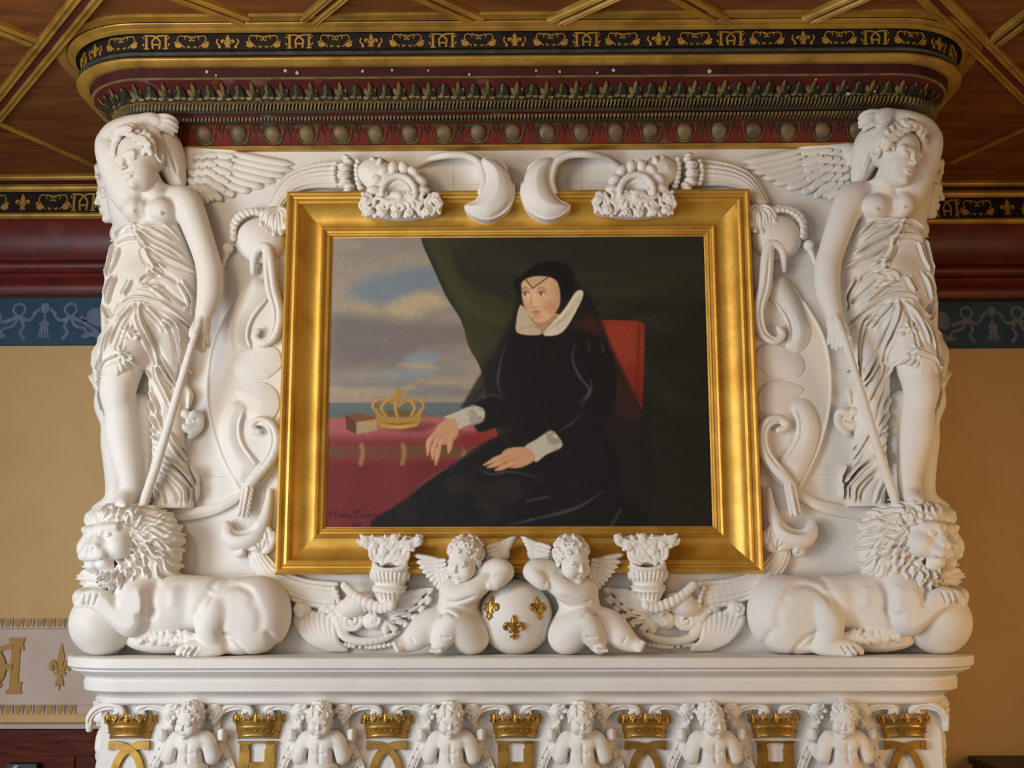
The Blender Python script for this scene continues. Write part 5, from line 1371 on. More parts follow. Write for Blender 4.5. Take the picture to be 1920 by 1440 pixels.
def gilded_lily(c, n, up, size, name='fleur_de_lis'):
    """solid gilded fleur-de-lis standing off a surface at c with normal n"""
    Fd = Field((-.6, -.14, -.6), (.6, .14, .6), .025)
    def pt(x, z, y=0): return (x, y, z)
    Fd.chain([pt(0, -.12), pt(0, .02), pt(0, .22), pt(0, .38), pt(0, .5)], [.06, .09, .115, .07, .012], .02)
    for s in (-1, 1):
        Fd.chain([pt(s*.05, -.12), pt(s*.1, .02), pt(s*.2, .14), pt(s*.31, .12), pt(s*.36, .02), pt(s*.30, -.06), pt(s*.25, -.02)], [.05, .055, .07, .075, .06, .045, .03], .015)
        Fd.chain([pt(s*.03, -.2), pt(s*.09, -.3), pt(s*.14, -.38)], [.05, .05, .015], .02)
    Fd.chain([pt(-.17, -.14), pt(.17, -.14)], [.045, .045], .01, 1); Fd.chain([pt(-.11, -.21), pt(.11, -.21)], [.03, .03], .01, 1)
    Fd.chain([pt(0, -.18), pt(0, -.32), pt(0, -.5)], [.06, .06, .01], .02)
    pos, F = Fd.mesh_data()
    n = Vector(n).normalized(); x = up.cross(n).normalized()*-1; z = n.cross(x).normalized()*-1
    if z.dot(up) < 0: z = -z
    x = z.cross(n).normalized()*1
    M = np.array([[x.x, -n.x, z.x], [x.y, -n.y, z.y], [x.z, -n.z, z.z]])
    if np.linalg.det(M) < 0: M[:, 0] *= -1
    pos = (pos*size)@M.T+np.array(c)
    me = np_mesh(name, pos, F); me.materials.append(MATS['gilt_bright'])
    o = bpy.data.objects.new(name, me); COL.objects.link(o)
    return o
mat('gilt_bright', 'b98d3e', .36, .65, '86622a', 30, lo=.4, hi=.75)
for (u, v, hgt) in ((920, 1141, 46), (1010, 1141, 46), (963.5, 1177, 48)):
    d = ray(u, v).normalized()
    oc = CAMP-gc; bq = oc.dot(d); tq = -bq-math.sqrt(max(bq*bq-(oc.dot(oc)-gr*gr), 0)); hp = CAMP+d*tq
    n = (hp-gc).normalized()
    o = gilded_lily(hp+n*.001, n, Vector((0, 0, 1)), L(hgt, 1154))
    o.parent = globe; o.matrix_parent_inverse = Matrix.Translation(gc).inverted(); o['label'] = 'small gilded fleur-de-lis'

# ---------------------------------------------------------------- carved ornaments round the frame (left half drawn, right half mirrored)
def z1(x, y, d=None): return (x/3, y/3) if d is None else (x/3, y/3, d)
def z2(x, y, d=None): return (640+x/3, y/3) if d is None else (640+x/3, y/3, d)
def z7(x, y, d=None): return (x/3, 960+y/3) if d is None else (x/3, 960+y/3, d)
def zm(x, y, d=None): return (x/3, 480+y/3) if d is None else (x/3, 480+y/3, d)
def fluted(f, line, hw, n=6, d0=8, bulge_=10, kr=.62):
    """bundle of parallel ridges along a curve: line of (u, v), half widths hw"""
    c = np.array(catmull([(u, v, w_) for (u, v), w_ in zip(line, hw)], 5))
    for j in range(n):
        s = -1+2*(j+.5)/n; pts = []; rad = []
        for i in range(len(c)):
            t = c[min(i+1, len(c)-1)][:2]-c[max(i-1, 0)][:2]; t = t/np.hypot(*t); nn = np.array((-t[1], t[0]))
            p = c[i][:2]+nn*s*c[i][2]
            pts.append((p[0], p[1], d0+bulge_*math.sqrt(max(1-s*s, 0)))); rad.append(c[i][2]/n*kr*1.9)
        for a, b, ra, rb in zip(pts[:-1], pts[1:], rad[:-1], rad[1:]): f.cap(a, b, ra, rb, 1.0)
def rope(f, line, r, step, d, twist=35):
    c = catmull(line, 10); acc = 0; last = c[0]
    for i in range(1, len(c)):
        acc += np.hypot(*(c[i]-c[i-1])[:2])
        if acc >= step:
            acc = 0; t = c[i]-c[i-1]; a = math.degrees(math.atan2(t[1], t[0]))
            f.ell((c[i][0], c[i][1], d), (r, r, step*.62), 1.2, (a+90+twist, 0, 0))
def wavy(f, p, q, amp, waves, r0, r1, d0, d1, ph=0., n=7):
    p = np.array(p, float); q = np.array(q, float); ax = q-p; ln = np.hypot(*ax); ax /= ln; nn = np.array((-ax[1], ax[0])); pts = []; rad = []
    for i in range(n):
        t = i/(n-1); c = p+ax*ln*t+nn*amp*math.sin(ph+t*waves*6.283)
        pts.append((c[0], c[1], d0+(d1-d0)*t+1.5*math.cos(ph+t*waves*6.283))); rad.append(r0+(r1-r0)*t)
    f.chain(pts, rad, 1.0, 2)
def spiral(f, c, r0, r1, a0, turns, rad0, rad1, d0, d1, n=18):
    pts = []; rad = []
    for i in range(n):
        t = i/(n-1); a = math.radians(a0)+turns*6.283*t; r = r0+(r1-r0)*t
        pts.append((c[0]+r*math.cos(a), c[1]+r*math.sin(a), d0+(d1-d0)*t)); rad.append(rad0+(rad1-rad0)*t)
    f.chain(pts, rad, 1.5, 1)
def frond(f, root, tips, r, d, bend=.25, k=2):
    """acanthus: lobes springing from one root"""
    for i, (u, v) in enumerate(tips):
        mx_, my = (root[0]+u)/2, (root[1]+v)/2; dx, dy = u-root[0], v-root[1]
        f.chain([(root[0], root[1], d), (mx_-dy*bend, my+dx*bend, d+5), (u, v, d+3), (u+dy*.10, v-dx*.10, d+6)], [r*.7, r, r*.85, r*.5], k, 3)

OD = {}
def horn_upper():
    f = PF(486, 286, 650, 446, -6, 60, h=.003)
    fluted(f, [(645, 328), (592, 330), (553, 341), (530, 361), (513, 390)], [27, 23, 19.5, 15.5, 13], 6, 4, 14)
    out = {'fluted_horn': f.F.mesh_data()}
    l = PF(484, 380, 548, 446, -6, 50, h=.003)
    for (a, b, c) in (((518, 392), (502, 400), (492, 416)), ((520, 394), (508, 408), (503, 428)), ((522, 394), (517, 412), (516, 434)), ((524, 394), (528, 410), (529, 432)), ((526, 392), (536, 402), (538, 420))):
        l.chain([(*a, 14), (*b, 24), (*c, 22), (c[0]-2, c[1]+6, 30)], [7, 8.5, 7, 4], 1.5); l.brush([a, b, c], 1.5, -4, d=20)
    out['leaf_collar'] = l.F.mesh_data()
    r = PF(618, 288, 692, 366, -6, 70, h=.003)
    rope(r, [(634, 299), (627, 312), (625, 326), (627, 341), (633, 353)], 5.5, 7.5, 26)
    for u, v, a in ((652, 301, 40), (646, 315, 15), (645, 330, 0), (647, 345, -15), (655, 356, -40)): r.ell((u, v, 26), (13, 16, 8.5), 1.5, (a, 0, 0)); r.brush([(u-10, v), (u+10, v)], 1.6, -3, d=25)
    rope(r, [(674, 294), (669, 308), (669, 324), (671, 340), (676, 354)], 6, 8, 36)
    out['rope_collar'] = r.F.mesh_data()
    b = PF(664, 286, 806, 400, -6, 86, h=.0032)
    b.ell((704, 326, 26), (34, 30, 31), 4); b.ell((722, 340, 32), (34, 26, 34), 6); b.ell((747, 358, 34), (36, 26, 30), 6)
    b.ell((700, 300, 46), (5, 6, 9), 1.5, (-30, 0, 0)); b.ell((712, 303, 52), (5, 6, 9), 1.5, (20, 0, 0)); b.ell((692, 318, 50), (7, 6, 7), 2)
    for i in range(8):
        a = math.radians(2+25*i); u, v = 747+46*math.cos(a), 360-46*math.sin(a)
        b.ell((u, v, 50), (13.5, 12, 9.8), .6, (math.degrees(a), 0, 0))
    pts = [(747+31*math.cos(math.radians(a)), 361-31*math.sin(math.radians(a)), 62) for a in range(-10, 200, 15)]
    b.chain(pts, 6, 1.5, 1)
    b.ell((747, 364, 66), (26, 22, 24), 3, op='d')
    out['urn'] = b.F.mesh_data()
    g = PF(670, 345, 836, 420, -6, 92, h=.0028)
    g.plate([(684, 372), (720, 372), (747, 362), (775, 372), (822, 370), (824, 398), (790, 406), (750, 410), (710, 406), (682, 402)], 30, 50, 2, 10, 3, 3)
    rr = random.Random(21)
    for i in range(22):
        u = 680+i*6.8; c = abs(u-750)/75
        top = 362 if c < .35 else 366+rr.uniform(-4, 4)
        wavy(g, (u+rr.uniform(-2, 2), top), (u+(u-750)*.03, 404-3*c+rr.uniform(-4, 5)), 4.2, 1.4, 3.9, 3.0, 57, 56, rr.uniform(0, 6.3), 9)
    for i in range(8):
        a = math.radians(200+i*20); wavy(g, (747, 366), (747+40*math.cos(a), 366-26*math.sin(a)), 3.5, 1.2, 5, 3, 60, 60, i)
    for u, v in ((692, 394), (800, 396), (742, 402), (768, 400), (716, 400), (818, 376), (684, 374)): spiral(g, (u, v), 8, 2, rr.uniform(0, 360), 1.3, 3.4, 2.4, 58, 62, 10)
    out['flames'] = g.F.mesh_data()
    return out
def horn_lower():
    f = PF(452, 1020, 700, 1160, -6, 60, h=.003)
    fluted(f, [(478, 1026), (490, 1056), (520, 1088), (566, 1108), (628, 1118)], [15, 19, 22, 24, 27], 6, 4, 12)
    out = {'fluted_horn': f.F.mesh_data()}
    l = PF(430, 974, 528, 1054, -6, 50, h=.003)
    l.ell((450, 1036, 16), (12, 12, 11), 2); l.ell((454, 1034, 26), (6, 6, 6), 2)
    frond(l, (492, 1034), [(468, 1026), (474, 1012), (486, 1006), (500, 1008), (510, 1018)], 8, 14, .12); frond(l, (506, 1022), [(490, 994), (502, 992), (512, 1002)], 7, 16, .12)
    for p, q in (((492, 1034), (474, 1014)), ((492, 1034), (488, 1008)), ((494, 1034), (502, 1010)), ((506, 1022), (502, 994))): l.brush([p, q], 1.5, -4, d=20)
    out['leaf_collar'] = l.F.mesh_data()
    r = PF(612, 1084, 752, 1160, -6, 70, h=.003)
    rope(r, [(622, 1096), (630, 1108), (634, 1124), (636, 1142)], 5.5, 7.5, 24, -35)
    pts = [(648, 1100), (660, 1112), (676, 1124), (696, 1134), (716, 1140), (734, 1136)]
    for i, p in enumerate(catmull(pts, 2)): r.ell((p[0], p[1], 36+i*1.2), (8.5, 9, 11), 1.2, (-35+i*6, 0, 0))
    r.ell((668, 1134, 18), (34, 24, 22), 4, (-20, 0, 0))
    for i in range(6): r.ell((654+i*10, 1124+i*5, 30), (4, 8, 9), 1, (-30, 0, 0))
    out['petal_collar'] = r.F.mesh_data()
    b = PF(684, 1040, 778, 1160, -6, 84, h=.0028)
    b.loft([(1054, 706, 757, 58, 0), (1062, 697, 766, 66, 0), (1074, 692, 769, 70, 0), (1086, 694, 767, 66, 0), (1095, 704, 758, 56, 0), (1102, 700, 759, 60, 0), (1112, 702, 756, 60, 0), (1130, 710, 745, 52, 0), (1144, 722, 734, 40, 0)], 3)
    for i in range(9):
        u = 697+i*8.4; b.brush([(u, 1066), (731+(u-731)*.8, 1094)], 1.9, -3.2, d=60)
    for v, h_ in ((1100, 5), (1107, 4), (1062, 4)): b.brush([(696, v), (731, v+5), (766, v)], 2.4, h_, d=60, taper=False)
    for i in range(6): b.brush([(708+i*8.5, 1110), (712+i*7, 1126)], 2, -3, d=55)
    pts = [(731+29*math.cos(math.radians(a)), 1058-10*math.sin(math.radians(a)), 58-9*math.sin(math.radians(a))) for a in range(0, 361, 20)]
    b.chain(pts, 4.6, 1.5, 1); b.ell((731, 1056, 60), (22, 24, 9), 3, op='d')
    out['urn'] = b.F.mesh_data()
    g = PF(666, 994, 800, 1070, -6, 92, h=.0028)
    g.plate([(680, 1008), (732, 1004), (786, 1008), (776, 1022), (762, 1040), (748, 1058), (716, 1058), (704, 1040), (686, 1024)], 44, 51, 2, 10, 3, 3)
    rr = random.Random(22)
    for i in range(17):
        t = i/16; wavy(g, (714+34*t, 1060-8*math.sin(3.14*t)), (673+120*t, 1008+rr.uniform(-4, 4)), 4.4, 1.8, 4.1, 2.8, 58, 58, rr.uniform(0, 6.3), 10)
    for i in range(10): wavy(g, (684+rr.uniform(0, 96), 1032-rr.uniform(0, 6)), (676+i*12.4, 1005+rr.uniform(-2, 4)), 3.5, 1.2, 3.6, 2.6, 60, 60, rr.uniform(0, 6.3), 6)
    for u, v in ((684, 1014), (784, 1012), (702, 1022), (766, 1026), (740, 1010), (720, 1034)): spiral(g, (u, v), 7, 2, rr.uniform(0, 360), 1.3, 3.2, 2.4, 60, 64, 10)
    out['flames'] = g.F.mesh_data()
    a = PF(540, 1104, 812, 1228, -6, 52, h=.003)
    # leaf fan between horn and cherub
    frond(a, z6(230, 600), [z6(500, 440), z6(488, 500), z6(450, 545), z6(410, 590), z6(360, 630), z6(300, 655), z6(250, 665)], 8.5, 8, -.16)
    for q in ((500, 440), (450, 545), (360, 630), (488, 500), (410, 590)): a.brush([z6(240, 590), z6((240+q[0])/2+20, (590+q[1])/2+30), z6(*q)], 1.8, -4, d=10)
    a.ell(z6(180, 610, 12), (22, 16, 18), 4); spiral(a, z6(185, 612), 15, 3, 200, 1.3, 4.4, 3, 22, 26, 14)
    # volute, trailing band and rope
    spiral(a, z6(62, 612), 24, 3, 120, 2.1, 6.5, 4, 14, 20, 26)
    a.chain([z6(330, 672, 6), z6(230, 716, 10), z6(110, 728, 13), z6(20, 700, 14), z6(-18, 640, 14)], [3, 7, 8, 8, 7], 2)
    rope(a, [z6(-130, 690), z6(-60, 735), z6(60, 752), z6(180, 762), z6(310, 740)], 5, 8, 8, 25)
    # outer acanthus sweeping to the left
    for i in range(8):
        a.chain([z7(1668+i*30, 572+abs(i-3)*8, 8), z7(1688+i*27, 650, 14), z7(1750+i*20, 725, 15), z7(1850+i*14, 775, 9)], [6.5, 7, 6, 4], 1.2, 3)
    a.ell(z7(1700, 545, 12), (17, 15, 15), 3); spiral(a, z7(1692, 548), 12, 2, 90, 1.4, 4, 3, 22, 27, 12)
    a.ell(z7(1830, 545, 8), (14, 10, 9), 3)
    frond(a, z7(1900, 700), [z7(1860, 560), z7(1890, 540), z7(1930, 545)], 7, 10, .2)
    out['acanthus'] = a.F.mesh_data()
    return out
def crescent_horn():
    out = {}
    b = PF(858, 284, 972, 420, -6, 90, h=.0032)
    poly_ = [z2(800, 882), z2(880, 895), z2(945, 950), z2(976, 1050), z2(968, 1125), z2(920, 1195), z2(830, 1236), z2(740, 1214), z2(690, 1158), z2(752, 1118), z2(792, 1055), z2(802, 985), z2(786, 920)]
    b.plate(poly_, -2, 46, 20, 14, 3, 3)
    b.brush([z2(880, 905), z2(940, 960), z2(962, 1050), z2(955, 1115), z2(910, 1180), z2(840, 1222)], 2.6, -4, d=50); b.brush([z2(810, 930), z2(818, 1000), z2(800, 1070), z2(760, 1125), z2(712, 1160)], 3, -3, d=50)
    out['crescent'] = b.F.mesh_data()
    s = PF(770, 282, 916, 380, -6, 60, h=.003)
    for d in range(4, 44, 5):
        s.chain([z2(425, 935, d*.25), z2(500, 893, d*.6), z2(600, 873, d), z2(700, 876, d), z2(770, 915, d), z2(795, 975, d), z2(800, 1030, d), z2(780, 1085, d)], [3, 5.4, 6.4, 6.6, 7, 7, 6.6, 5], 2, 5)
    out['strap'] = s.F.mesh_data()
    return out
def side_scroll():
    out = {}
    p = PF(376, 500, 536, 930, -6, 40, h=.0034)
    p.plate([(470, 530), (433, 575), (400, 636), (388, 700), (390, 775), (412, 850), (450, 920), (505, 890), (530, 800), (530, 560)], -3, 8, 3, 30, 3, 3)
    for v0, v1 in ((560, 905),): p.brush([(436, 572), (402, 636), (390, 700), (392, 775), (414, 850), (448, 914)], 3, 3.5, d=8, taper=False)
    out['plate'] = p.F.mesh_data()
    c = PF(404, 506, 536, 916, -4, 46, h=.0032)
    up = [(476, 522), (452, 556), (436, 592), (427, 622), (431, 648), (448, 664), (470, 654), (464, 636), (470, 604), (498, 566), (504, 540)]
    lo_ = [(466, 764), (452, 752), (432, 754), (415, 778), (410, 814), (422, 858), (450, 905), (486, 872), (462, 842), (452, 812), (458, 784)]
    for q in (up, lo_): c.plate(q, 2, 14, 9, 10, 3, 3)
    c.brush([(500, 560), (472, 598), (464, 630), (470, 650)], 2.6, 5, d=16); c.brush([(458, 768), (449, 800), (454, 832), (482, 872)], 2.6, 5, d=16)
    c.plate([(446, 668), (472, 654), (500, 647), (522, 656), (528, 684), (512, 702), (494, 712), (450, 712), (436, 692)], 2, 13, 6, 16, 4, 4)
    c.plate([(438, 732), (470, 718), (496, 716), (518, 732), (524, 760), (510, 788), (482, 797), (466, 786), (452, 752)], 2, 13, 6, 16, 4, 4)
    out['crescent_leaf'] = c.F.mesh_data()
    r = PF(454, 446, 540, 926, -4, 56, h=.003)
    r.chain([(474, 512, 14), (476, 480, 22), (486, 464, 28), (500, 464, 28), (505, 488, 26), (510, 540, 24), (522, 588, 24), (515, 628, 22), (493, 643, 20), (478, 632, 20), (484, 620, 21)], [5, 7, 8, 9, 12, 13, 11, 9.5, 7.5, 6.5, 5.5], 2)
    r.brush([(503, 480), (509, 540), (520, 588), (512, 626), (492, 641)], 2.6, -4.5, d=26)
    out['scroll'] = r.F.mesh_data()
    r = PF(454, 770, 540, 926, -4, 56, h=.003)
    r.chain([(486, 810, 21), (475, 806, 20), (474, 796, 20), (488, 789, 21), (509, 799, 22), (517, 827, 22), (507, 860, 22), (482, 890, 22), (464, 912, 20)], [5.5, 6.5, 7.5, 8.5, 10, 11, 11, 11, 9], 2)
    r.brush([(476, 798), (490, 792), (508, 802), (514, 828), (504, 858), (480, 888)], 2.4, -4, d=24)
    out['ribbon_scroll'] = r.F.mesh_data()
    b = PF(424, 386, 540, 500, -6, 66, h=.0032)
    b.ell((488, 452, 8), (46, 28, 44), 3); b.ell((494, 486, 26), (17, 14, 24), 4, op='d')
    out['pod'] = b.F.mesh_data()
    w = PF(420, 380, 520, 470, -6, 70, h=.0028)
    for i, q in enumerate(catmull([(437, 446), (438, 424), (448, 408), (464, 399), (482, 397), (500, 404), (512, 420)], 2)):
        a = 100-i*16; w.ell((q[0], q[1], 18), (9, 10, 7.5), 1, (a, 0, 0)); w.ell((q[0]+2, q[1]+2, 24), (5, 6, 5), 1)
    out['bead_crown'] = w.F.mesh_data()
    e = PF(434, 896, 520, 1036, -6, 50, h=.0028)
    e.chain([(466, 908, 16), (460, 930, 16), (454, 960, 14)], [9, 9, 6], 3)
    for i in range(7):
        v = 912+i*8.2; u = 465-i*1.6
        e.ell((u-6, v, 22), (4, 6, 8), 1, (24, 0, 0)); e.ell((u+7, v+3, 22), (4, 6, 8), 1, (-28, 0, 0)); e.ell((u, v+4, 27), (3.4, 5, 7.5), 1, (0, 0, 0))
    out['wheat_ear'] = e.F.mesh_data()
    k = PF(404, 910, 522, 1044, -6, 50, h=.003)
    k.chain([(506, 920, 8), (502, 950, 12), (494, 980, 16), (476, 1004, 20), (448, 1014, 20), (430, 1004, 18), (425, 984, 14)], [5, 8, 12, 17, 18, 14, 8], 3)
    k.ell((456, 988, 34), (27, 16, 16), 3, (-12, 0, 0), op='d')
    out['hooked_bowl'] = k.F.mesh_data()
    s = PF(262, 910, 460, 984, -6, 50, h=.003)
    s.plate([(272, 952), (330, 954), (400, 944), (440, 926), (453, 918), (448, 938), (412, 961), (362, 974), (304, 976), (272, 968)], -2, 12, 5, 8, 2, 3)
    out['blade'] = s.F.mesh_data()
    return out
for nm, fn, labs, cat, grp in (('cornucopia', horn_upper, ('plaster horn with flaming urn on the top left of the frame', 'plaster horn with flaming urn on the top right of the frame'), 'carving', 'flaming horns round the frame'),
                          ('cornucopia', horn_lower, ('plaster horn and leaves with flaming urn below the frame, left', 'plaster horn and leaves with flaming urn below the frame, right'), 'carving', 'flaming horns round the frame'),
                          ('crescent_horn', crescent_horn, ('smooth plaster crescent left of the two at the top of the frame', 'smooth plaster crescent right of the two at the top of the frame'), 'carving', 'crescents on the frame'),
                          ('strapwork_scroll', side_scroll, ('plaster strapwork scrolls between the left angel and the frame', 'plaster strapwork scrolls between the right angel and the frame'), 'carving', 'strapwork beside the frame')):
    dt = fn()
    for mir in (False, True):
        v0 = {'cornucopia': 400, 'crescent_horn': 410, 'strapwork_scroll': 1020}[nm]
        if fn is horn_lower: v0 = 1220
        root = empty(nm, mx(Q({'cornucopia': 640, 'crescent_horn': 915, 'strapwork_scroll': 460}[nm], v0, 5), mir), labs[mir], cat, grp)
        for k_, d_ in dt.items(): sculpt(k_, None, 'plaster', root, mir, data=d_)

# ---------------------------------------------------------------- mantel frieze: children, scroll brackets, gilded crowns and monograms
FD = 36                                  # the frieze face stands this many pixels proud of the breast
def copy_tree(src, dx, label, dz=0.):
    o = src.copy(); COL.objects.link(o); o.location = src.location+Vector((dx, 0, dz)); o['label'] = label
    for ch in src.children:
        c = ch.copy(); COL.objects.link(c); c.parent = o; c.matrix_parent_inverse = ch.matrix_parent_inverse.copy()
        for g_ in ch.children:
            e = g_.copy(); COL.objects.link(e); e.parent = c; e.matrix_parent_inverse = g_.matrix_parent_inverse.copy()
    return o
STEP = abs(U(1205, 1380, YF).x-U(965, 1380, YF).x)*1.008
CX0 = U(967, 1380, YF).x
def putto_data(seed, yaw, pitch, roll, cu):
    """child between two brackets; cu = pixel column of its axis"""
    D = {}
    def P(x, y, d): return (cu+(x-610)/3, 960+y/3, FD+d)
    b = PF(cu-70, 1370, cu+70, 1520, FD-8, FD+70, h=.0032)
    b.chain([P(612, 1295, 22), P(612, 1350, 22), P(610, 1420, 20), P(608, 1480, 22), P(608, 1560, 22)], [26, 26, 24, 27, 30], 8)
    b.ell(P(570, 1290, 30), (17, 14, 15), 8); b.ell(P(652, 1290, 30), (17, 14, 15), 8)
    b.ell(P(575, 1315, 40), (13, 9, 9), 8); b.ell(P(645, 1315, 40), (13, 9, 9), 8); b.ell(P(610, 1400, 40), (19, 9, 19), 10)
    b.ell(P(608, 1412, 52), (2.4, 3, 2.4), 2, op='d')
    b.cap(P(606, 1225, 34), P(610, 1275, 26), 13, 17, 6)
    for s in (-1, 1):
        b.chain([P(610+s*72, 1280, 24), P(610+s*98, 1320, 28), P(610+s*122, 1378, 30)], [17, 15, 12.5], 5)
        b.chain([P(610+s*122, 1378, 30), P(610+s*140, 1340, 8), P(610+s*156, 1290, 4)], [12.5, 10, 8], 4)
        b.chain([P(610+s*158, 1290, 6), P(610+s*168, 1258, 12)], [7, 8], 3)
        for i in range(4): b.chain([P(610+s*182, 1232+i*14, 18), P(610+s*170, 1230+i*14, 25), P(610+s*152, 1234+i*14, 21)], [4.4, 4.3, 3.6], .3, 2)
    for s in (-1, 1): b.brush([P(610+s*66, 1318, 0)[:2], P(610+s*74, 1360, 0)[:2], P(610+s*80, 1410, 0)[:2]], 3.2, -7, d=60)
    b.brush([P(612, 1290, 0)[:2], P(611, 1360, 0)[:2], P(610, 1400, 0)[:2]], 3, -3, d=60); b.brush([P(570, 1345, 0)[:2], P(612, 1352, 0)[:2], P(652, 1345, 0)[:2]], 3, -2.5, d=60)
    D['body'] = b.F.mesh_data()
    f = PF(cu-44, 1312, cu+40, 1384, FD-6, FD+82, h=.0021)
    hd = Head(Q(*P(603, 1172, 42)), L(58, 1350), yaw, pitch, roll)
    hd.face(f.F, True); D['head'] = f.F.mesh_data()
    h = PF(cu-46, 1306, cu+44, 1376, FD-6, FD+84, h=.0023)
    hd.curls(h.F, 58, seed, .085); D['hair'] = h.F.mesh_data()
    c = PF(cu-46, 1426, cu+46, 1520, FD-6, FD+70, h=.0034)
    c.chain([P(530, 1445, 26), P(570, 1438, 42), P(612, 1440, 46), P(655, 1436, 40), P(690, 1442, 26)], [7, 8, 8, 8, 7], 4)
    c.loft([(1440, cu-32, cu+32, FD+42, FD-6), (1470, cu-36, cu+36, FD+46, FD-6), (1516, cu-30, cu+30, FD+40, FD-6)], 4)
    for i in range(7): c.brush([(cu-26+i*8, 1442), (cu-28+i*9, 1475), (cu-20+i*7, 1512)], 2.4, 4 if i % 2 else -4, d=FD+40)
    D['loincloth'] = c.F.mesh_data()
    return D
ords = ['first', 'second', 'third', 'fourth', 'fifth', 'sixth', 'seventh']
vars_ = [putto_data(31, -16, 16, 8, 842), putto_data(32, 6, 14, 4, 842), putto_data(33, 24, 12, -6, 842)]
use = [0, 1, 1, 1, 2, 0]
protos = {}
x842 = U(842, 1380, YF).x
turn = {0: 'looking down to the left', 1: 'facing forward', 2: 'looking to the right'}
for i in range(6):
    xt = CX0+(i-2.5)*STEP
    lab = 'curly-haired white stone child under the mantel shelf, %s from the left' % ords[i]
    v = use[i]
    if v not in protos:
        root = empty('putto', Q(842, 1500, FD), lab, 'statue', 'children of the mantel frieze')
        for k, d_ in vars_[v].items(): sculpt(k, None, 'plaster', root, False, data=d_)
        root.location.x += xt-x842; protos[v] = (root, xt)
        for ch in root.children: ch.matrix_parent_inverse = Matrix.Translation(root.location-Vector((xt-x842, 0, 0))).inverted()
    else:
        src, xs = protos[v]; copy_tree(src, xt-xs, lab)

# ---- scroll brackets: volute, acanthus leaf and laddered strap, one pair for each crown
def bracket_data():
    cu = 965
    def P(x, y, d): return (cu+(x-985)/3, 960+y/3, FD+d)
    D = {}
    v = PF(cu-82, 1310, cu+4, 1372, FD-5, FD+44, h=.0024)
    v.chain([P(752, 1218, 4), P(758, 1156, 8), P(800, 1106, 10), P(868, 1090, 11), P(925, 1100, 11), P(944, 1130, 11), P(928, 1158, 11), P(902, 1150, 12), P(904, 1128, 13), P(918, 1128, 15)], [6.5, 7.5, 8, 7.5, 6.5, 5.6, 4.8, 4, 3.4, 3], 1.2)
    v.brush([P(756, 1200, 0)[:2], P(764, 1160, 0)[:2], P(804, 1118, 0)[:2], P(868, 1100, 0)[:2], P(920, 1114, 0)[:2]], 1.7, -4, d=FD+20); v.brush([P(770, 1190, 0)[:2], P(790, 1150, 0)[:2], P(830, 1124, 0)[:2]], 1.6, -3, d=FD+20)
    D['volute'] = v.F.mesh_data()
    a = PF(cu-112, 1310, cu-60, 1372, FD-5, FD+40, h=.0024)
    for tip in ((720, 1086), (706, 1116), (726, 1150), (744, 1176)):
        a.chain([P(792, 1120, 10), P((792+tip[0])/2-4, (1115+tip[1])/2-8, 18), P(*tip, 14), P(tip[0]-4, tip[1]+8, 20)], [5, 6.5, 5.6, 3], 1, 3); a.brush([P(786, 1120, 0)[:2], P(*tip, 0)[:2]], 1.3, -3, d=FD+14)
    D['acanthus_leaf'] = a.F.mesh_data()
    s = PF(cu-86, 1352, cu-18, 1520, FD-5, FD+30, h=.0026)
    cl = [(754, 1200), (758, 1260), (790, 1330), (824, 1400), (850, 1470), (870, 1560), (884, 1660)]
    c = catmull(cl, 6); lf, rt = [], []
    for i, q in enumerate(c):
        t = c[min(i+1, len(c)-1)]-c[max(i-1, 0)]; t = t/np.hypot(*t); w_ = 25 if i > 3 else 18
        lf.append(P(q[0]+t[1]*w_, q[1]-t[0]*w_, 0)[:2]); rt.append(P(q[0]-t[1]*w_, q[1]+t[0]*w_, 0)[:2])
    s.plate(lf+rt[::-1], FD-3, FD+12, 0, 8, 2, 1.5, 0)
    s.brush([tuple((np.array(l_)*.80+np.array(r_)*.20)) for l_, r_ in zip(lf[2:], rt[2:])], 1.2, -2.2, d=FD+12, taper=False); s.brush([tuple((np.array(l_)*.20+np.array(r_)*.80)) for l_, r_ in zip(lf[2:], rt[2:])], 1.2, -2.2, d=FD+12, taper=False)
    for i in range(9, len(c)-1, 4): s.brush([tuple(np.array(lf[i])*.78+np.array(rt[i])*.22), tuple(np.array(lf[i])*.22+np.array(rt[i])*.78)], 1.3, -3.2, d=FD+12, taper=False)
    D['strap'] = s.F.mesh_data()
    return D
x965 = U(965, 1380, YF).x
BD = {k: (p-np.array([x965, 0, 0]), f) for k, (p, f) in bracket_data().items()}
xr965 = None
roots = {}
crown_words = ['crowned double C at the far left', 'crowned H second from the left', 'crowned double C third from the left', 'middle crowned H', 'crowned double C third from the right', 'crowned H second from the right', 'crowned double C at the far right']
for s in (0, 1):
    src = None
    for i in range(7):
        xt = CX0+(i-3)*STEP
        if (i, s) in ((0, 0), (6, 1)): continue
        lab = 'white scroll bracket with laddered strap %s of the %s' % (('left', 'right')[s], crown_words[i])
        if src is None:
            base = Q(930, 1500, FD); base = Vector((base.x-x965, base.y, base.z)); base.x = -base.x if s else base.x
            root = empty('scroll_bracket', base, lab, 'carving', 'brackets of the mantel frieze')
            for k, d_ in BD.items():
                sculpt(k, None, 'plaster', root, bool(s), data=d_)
            for ch in root.children: ch.matrix_parent_inverse = Matrix.Translation(base).inverted()
            root.location.x += xt; src = root; xs = xt
        else: copy_tree(src, xt-xs, lab)

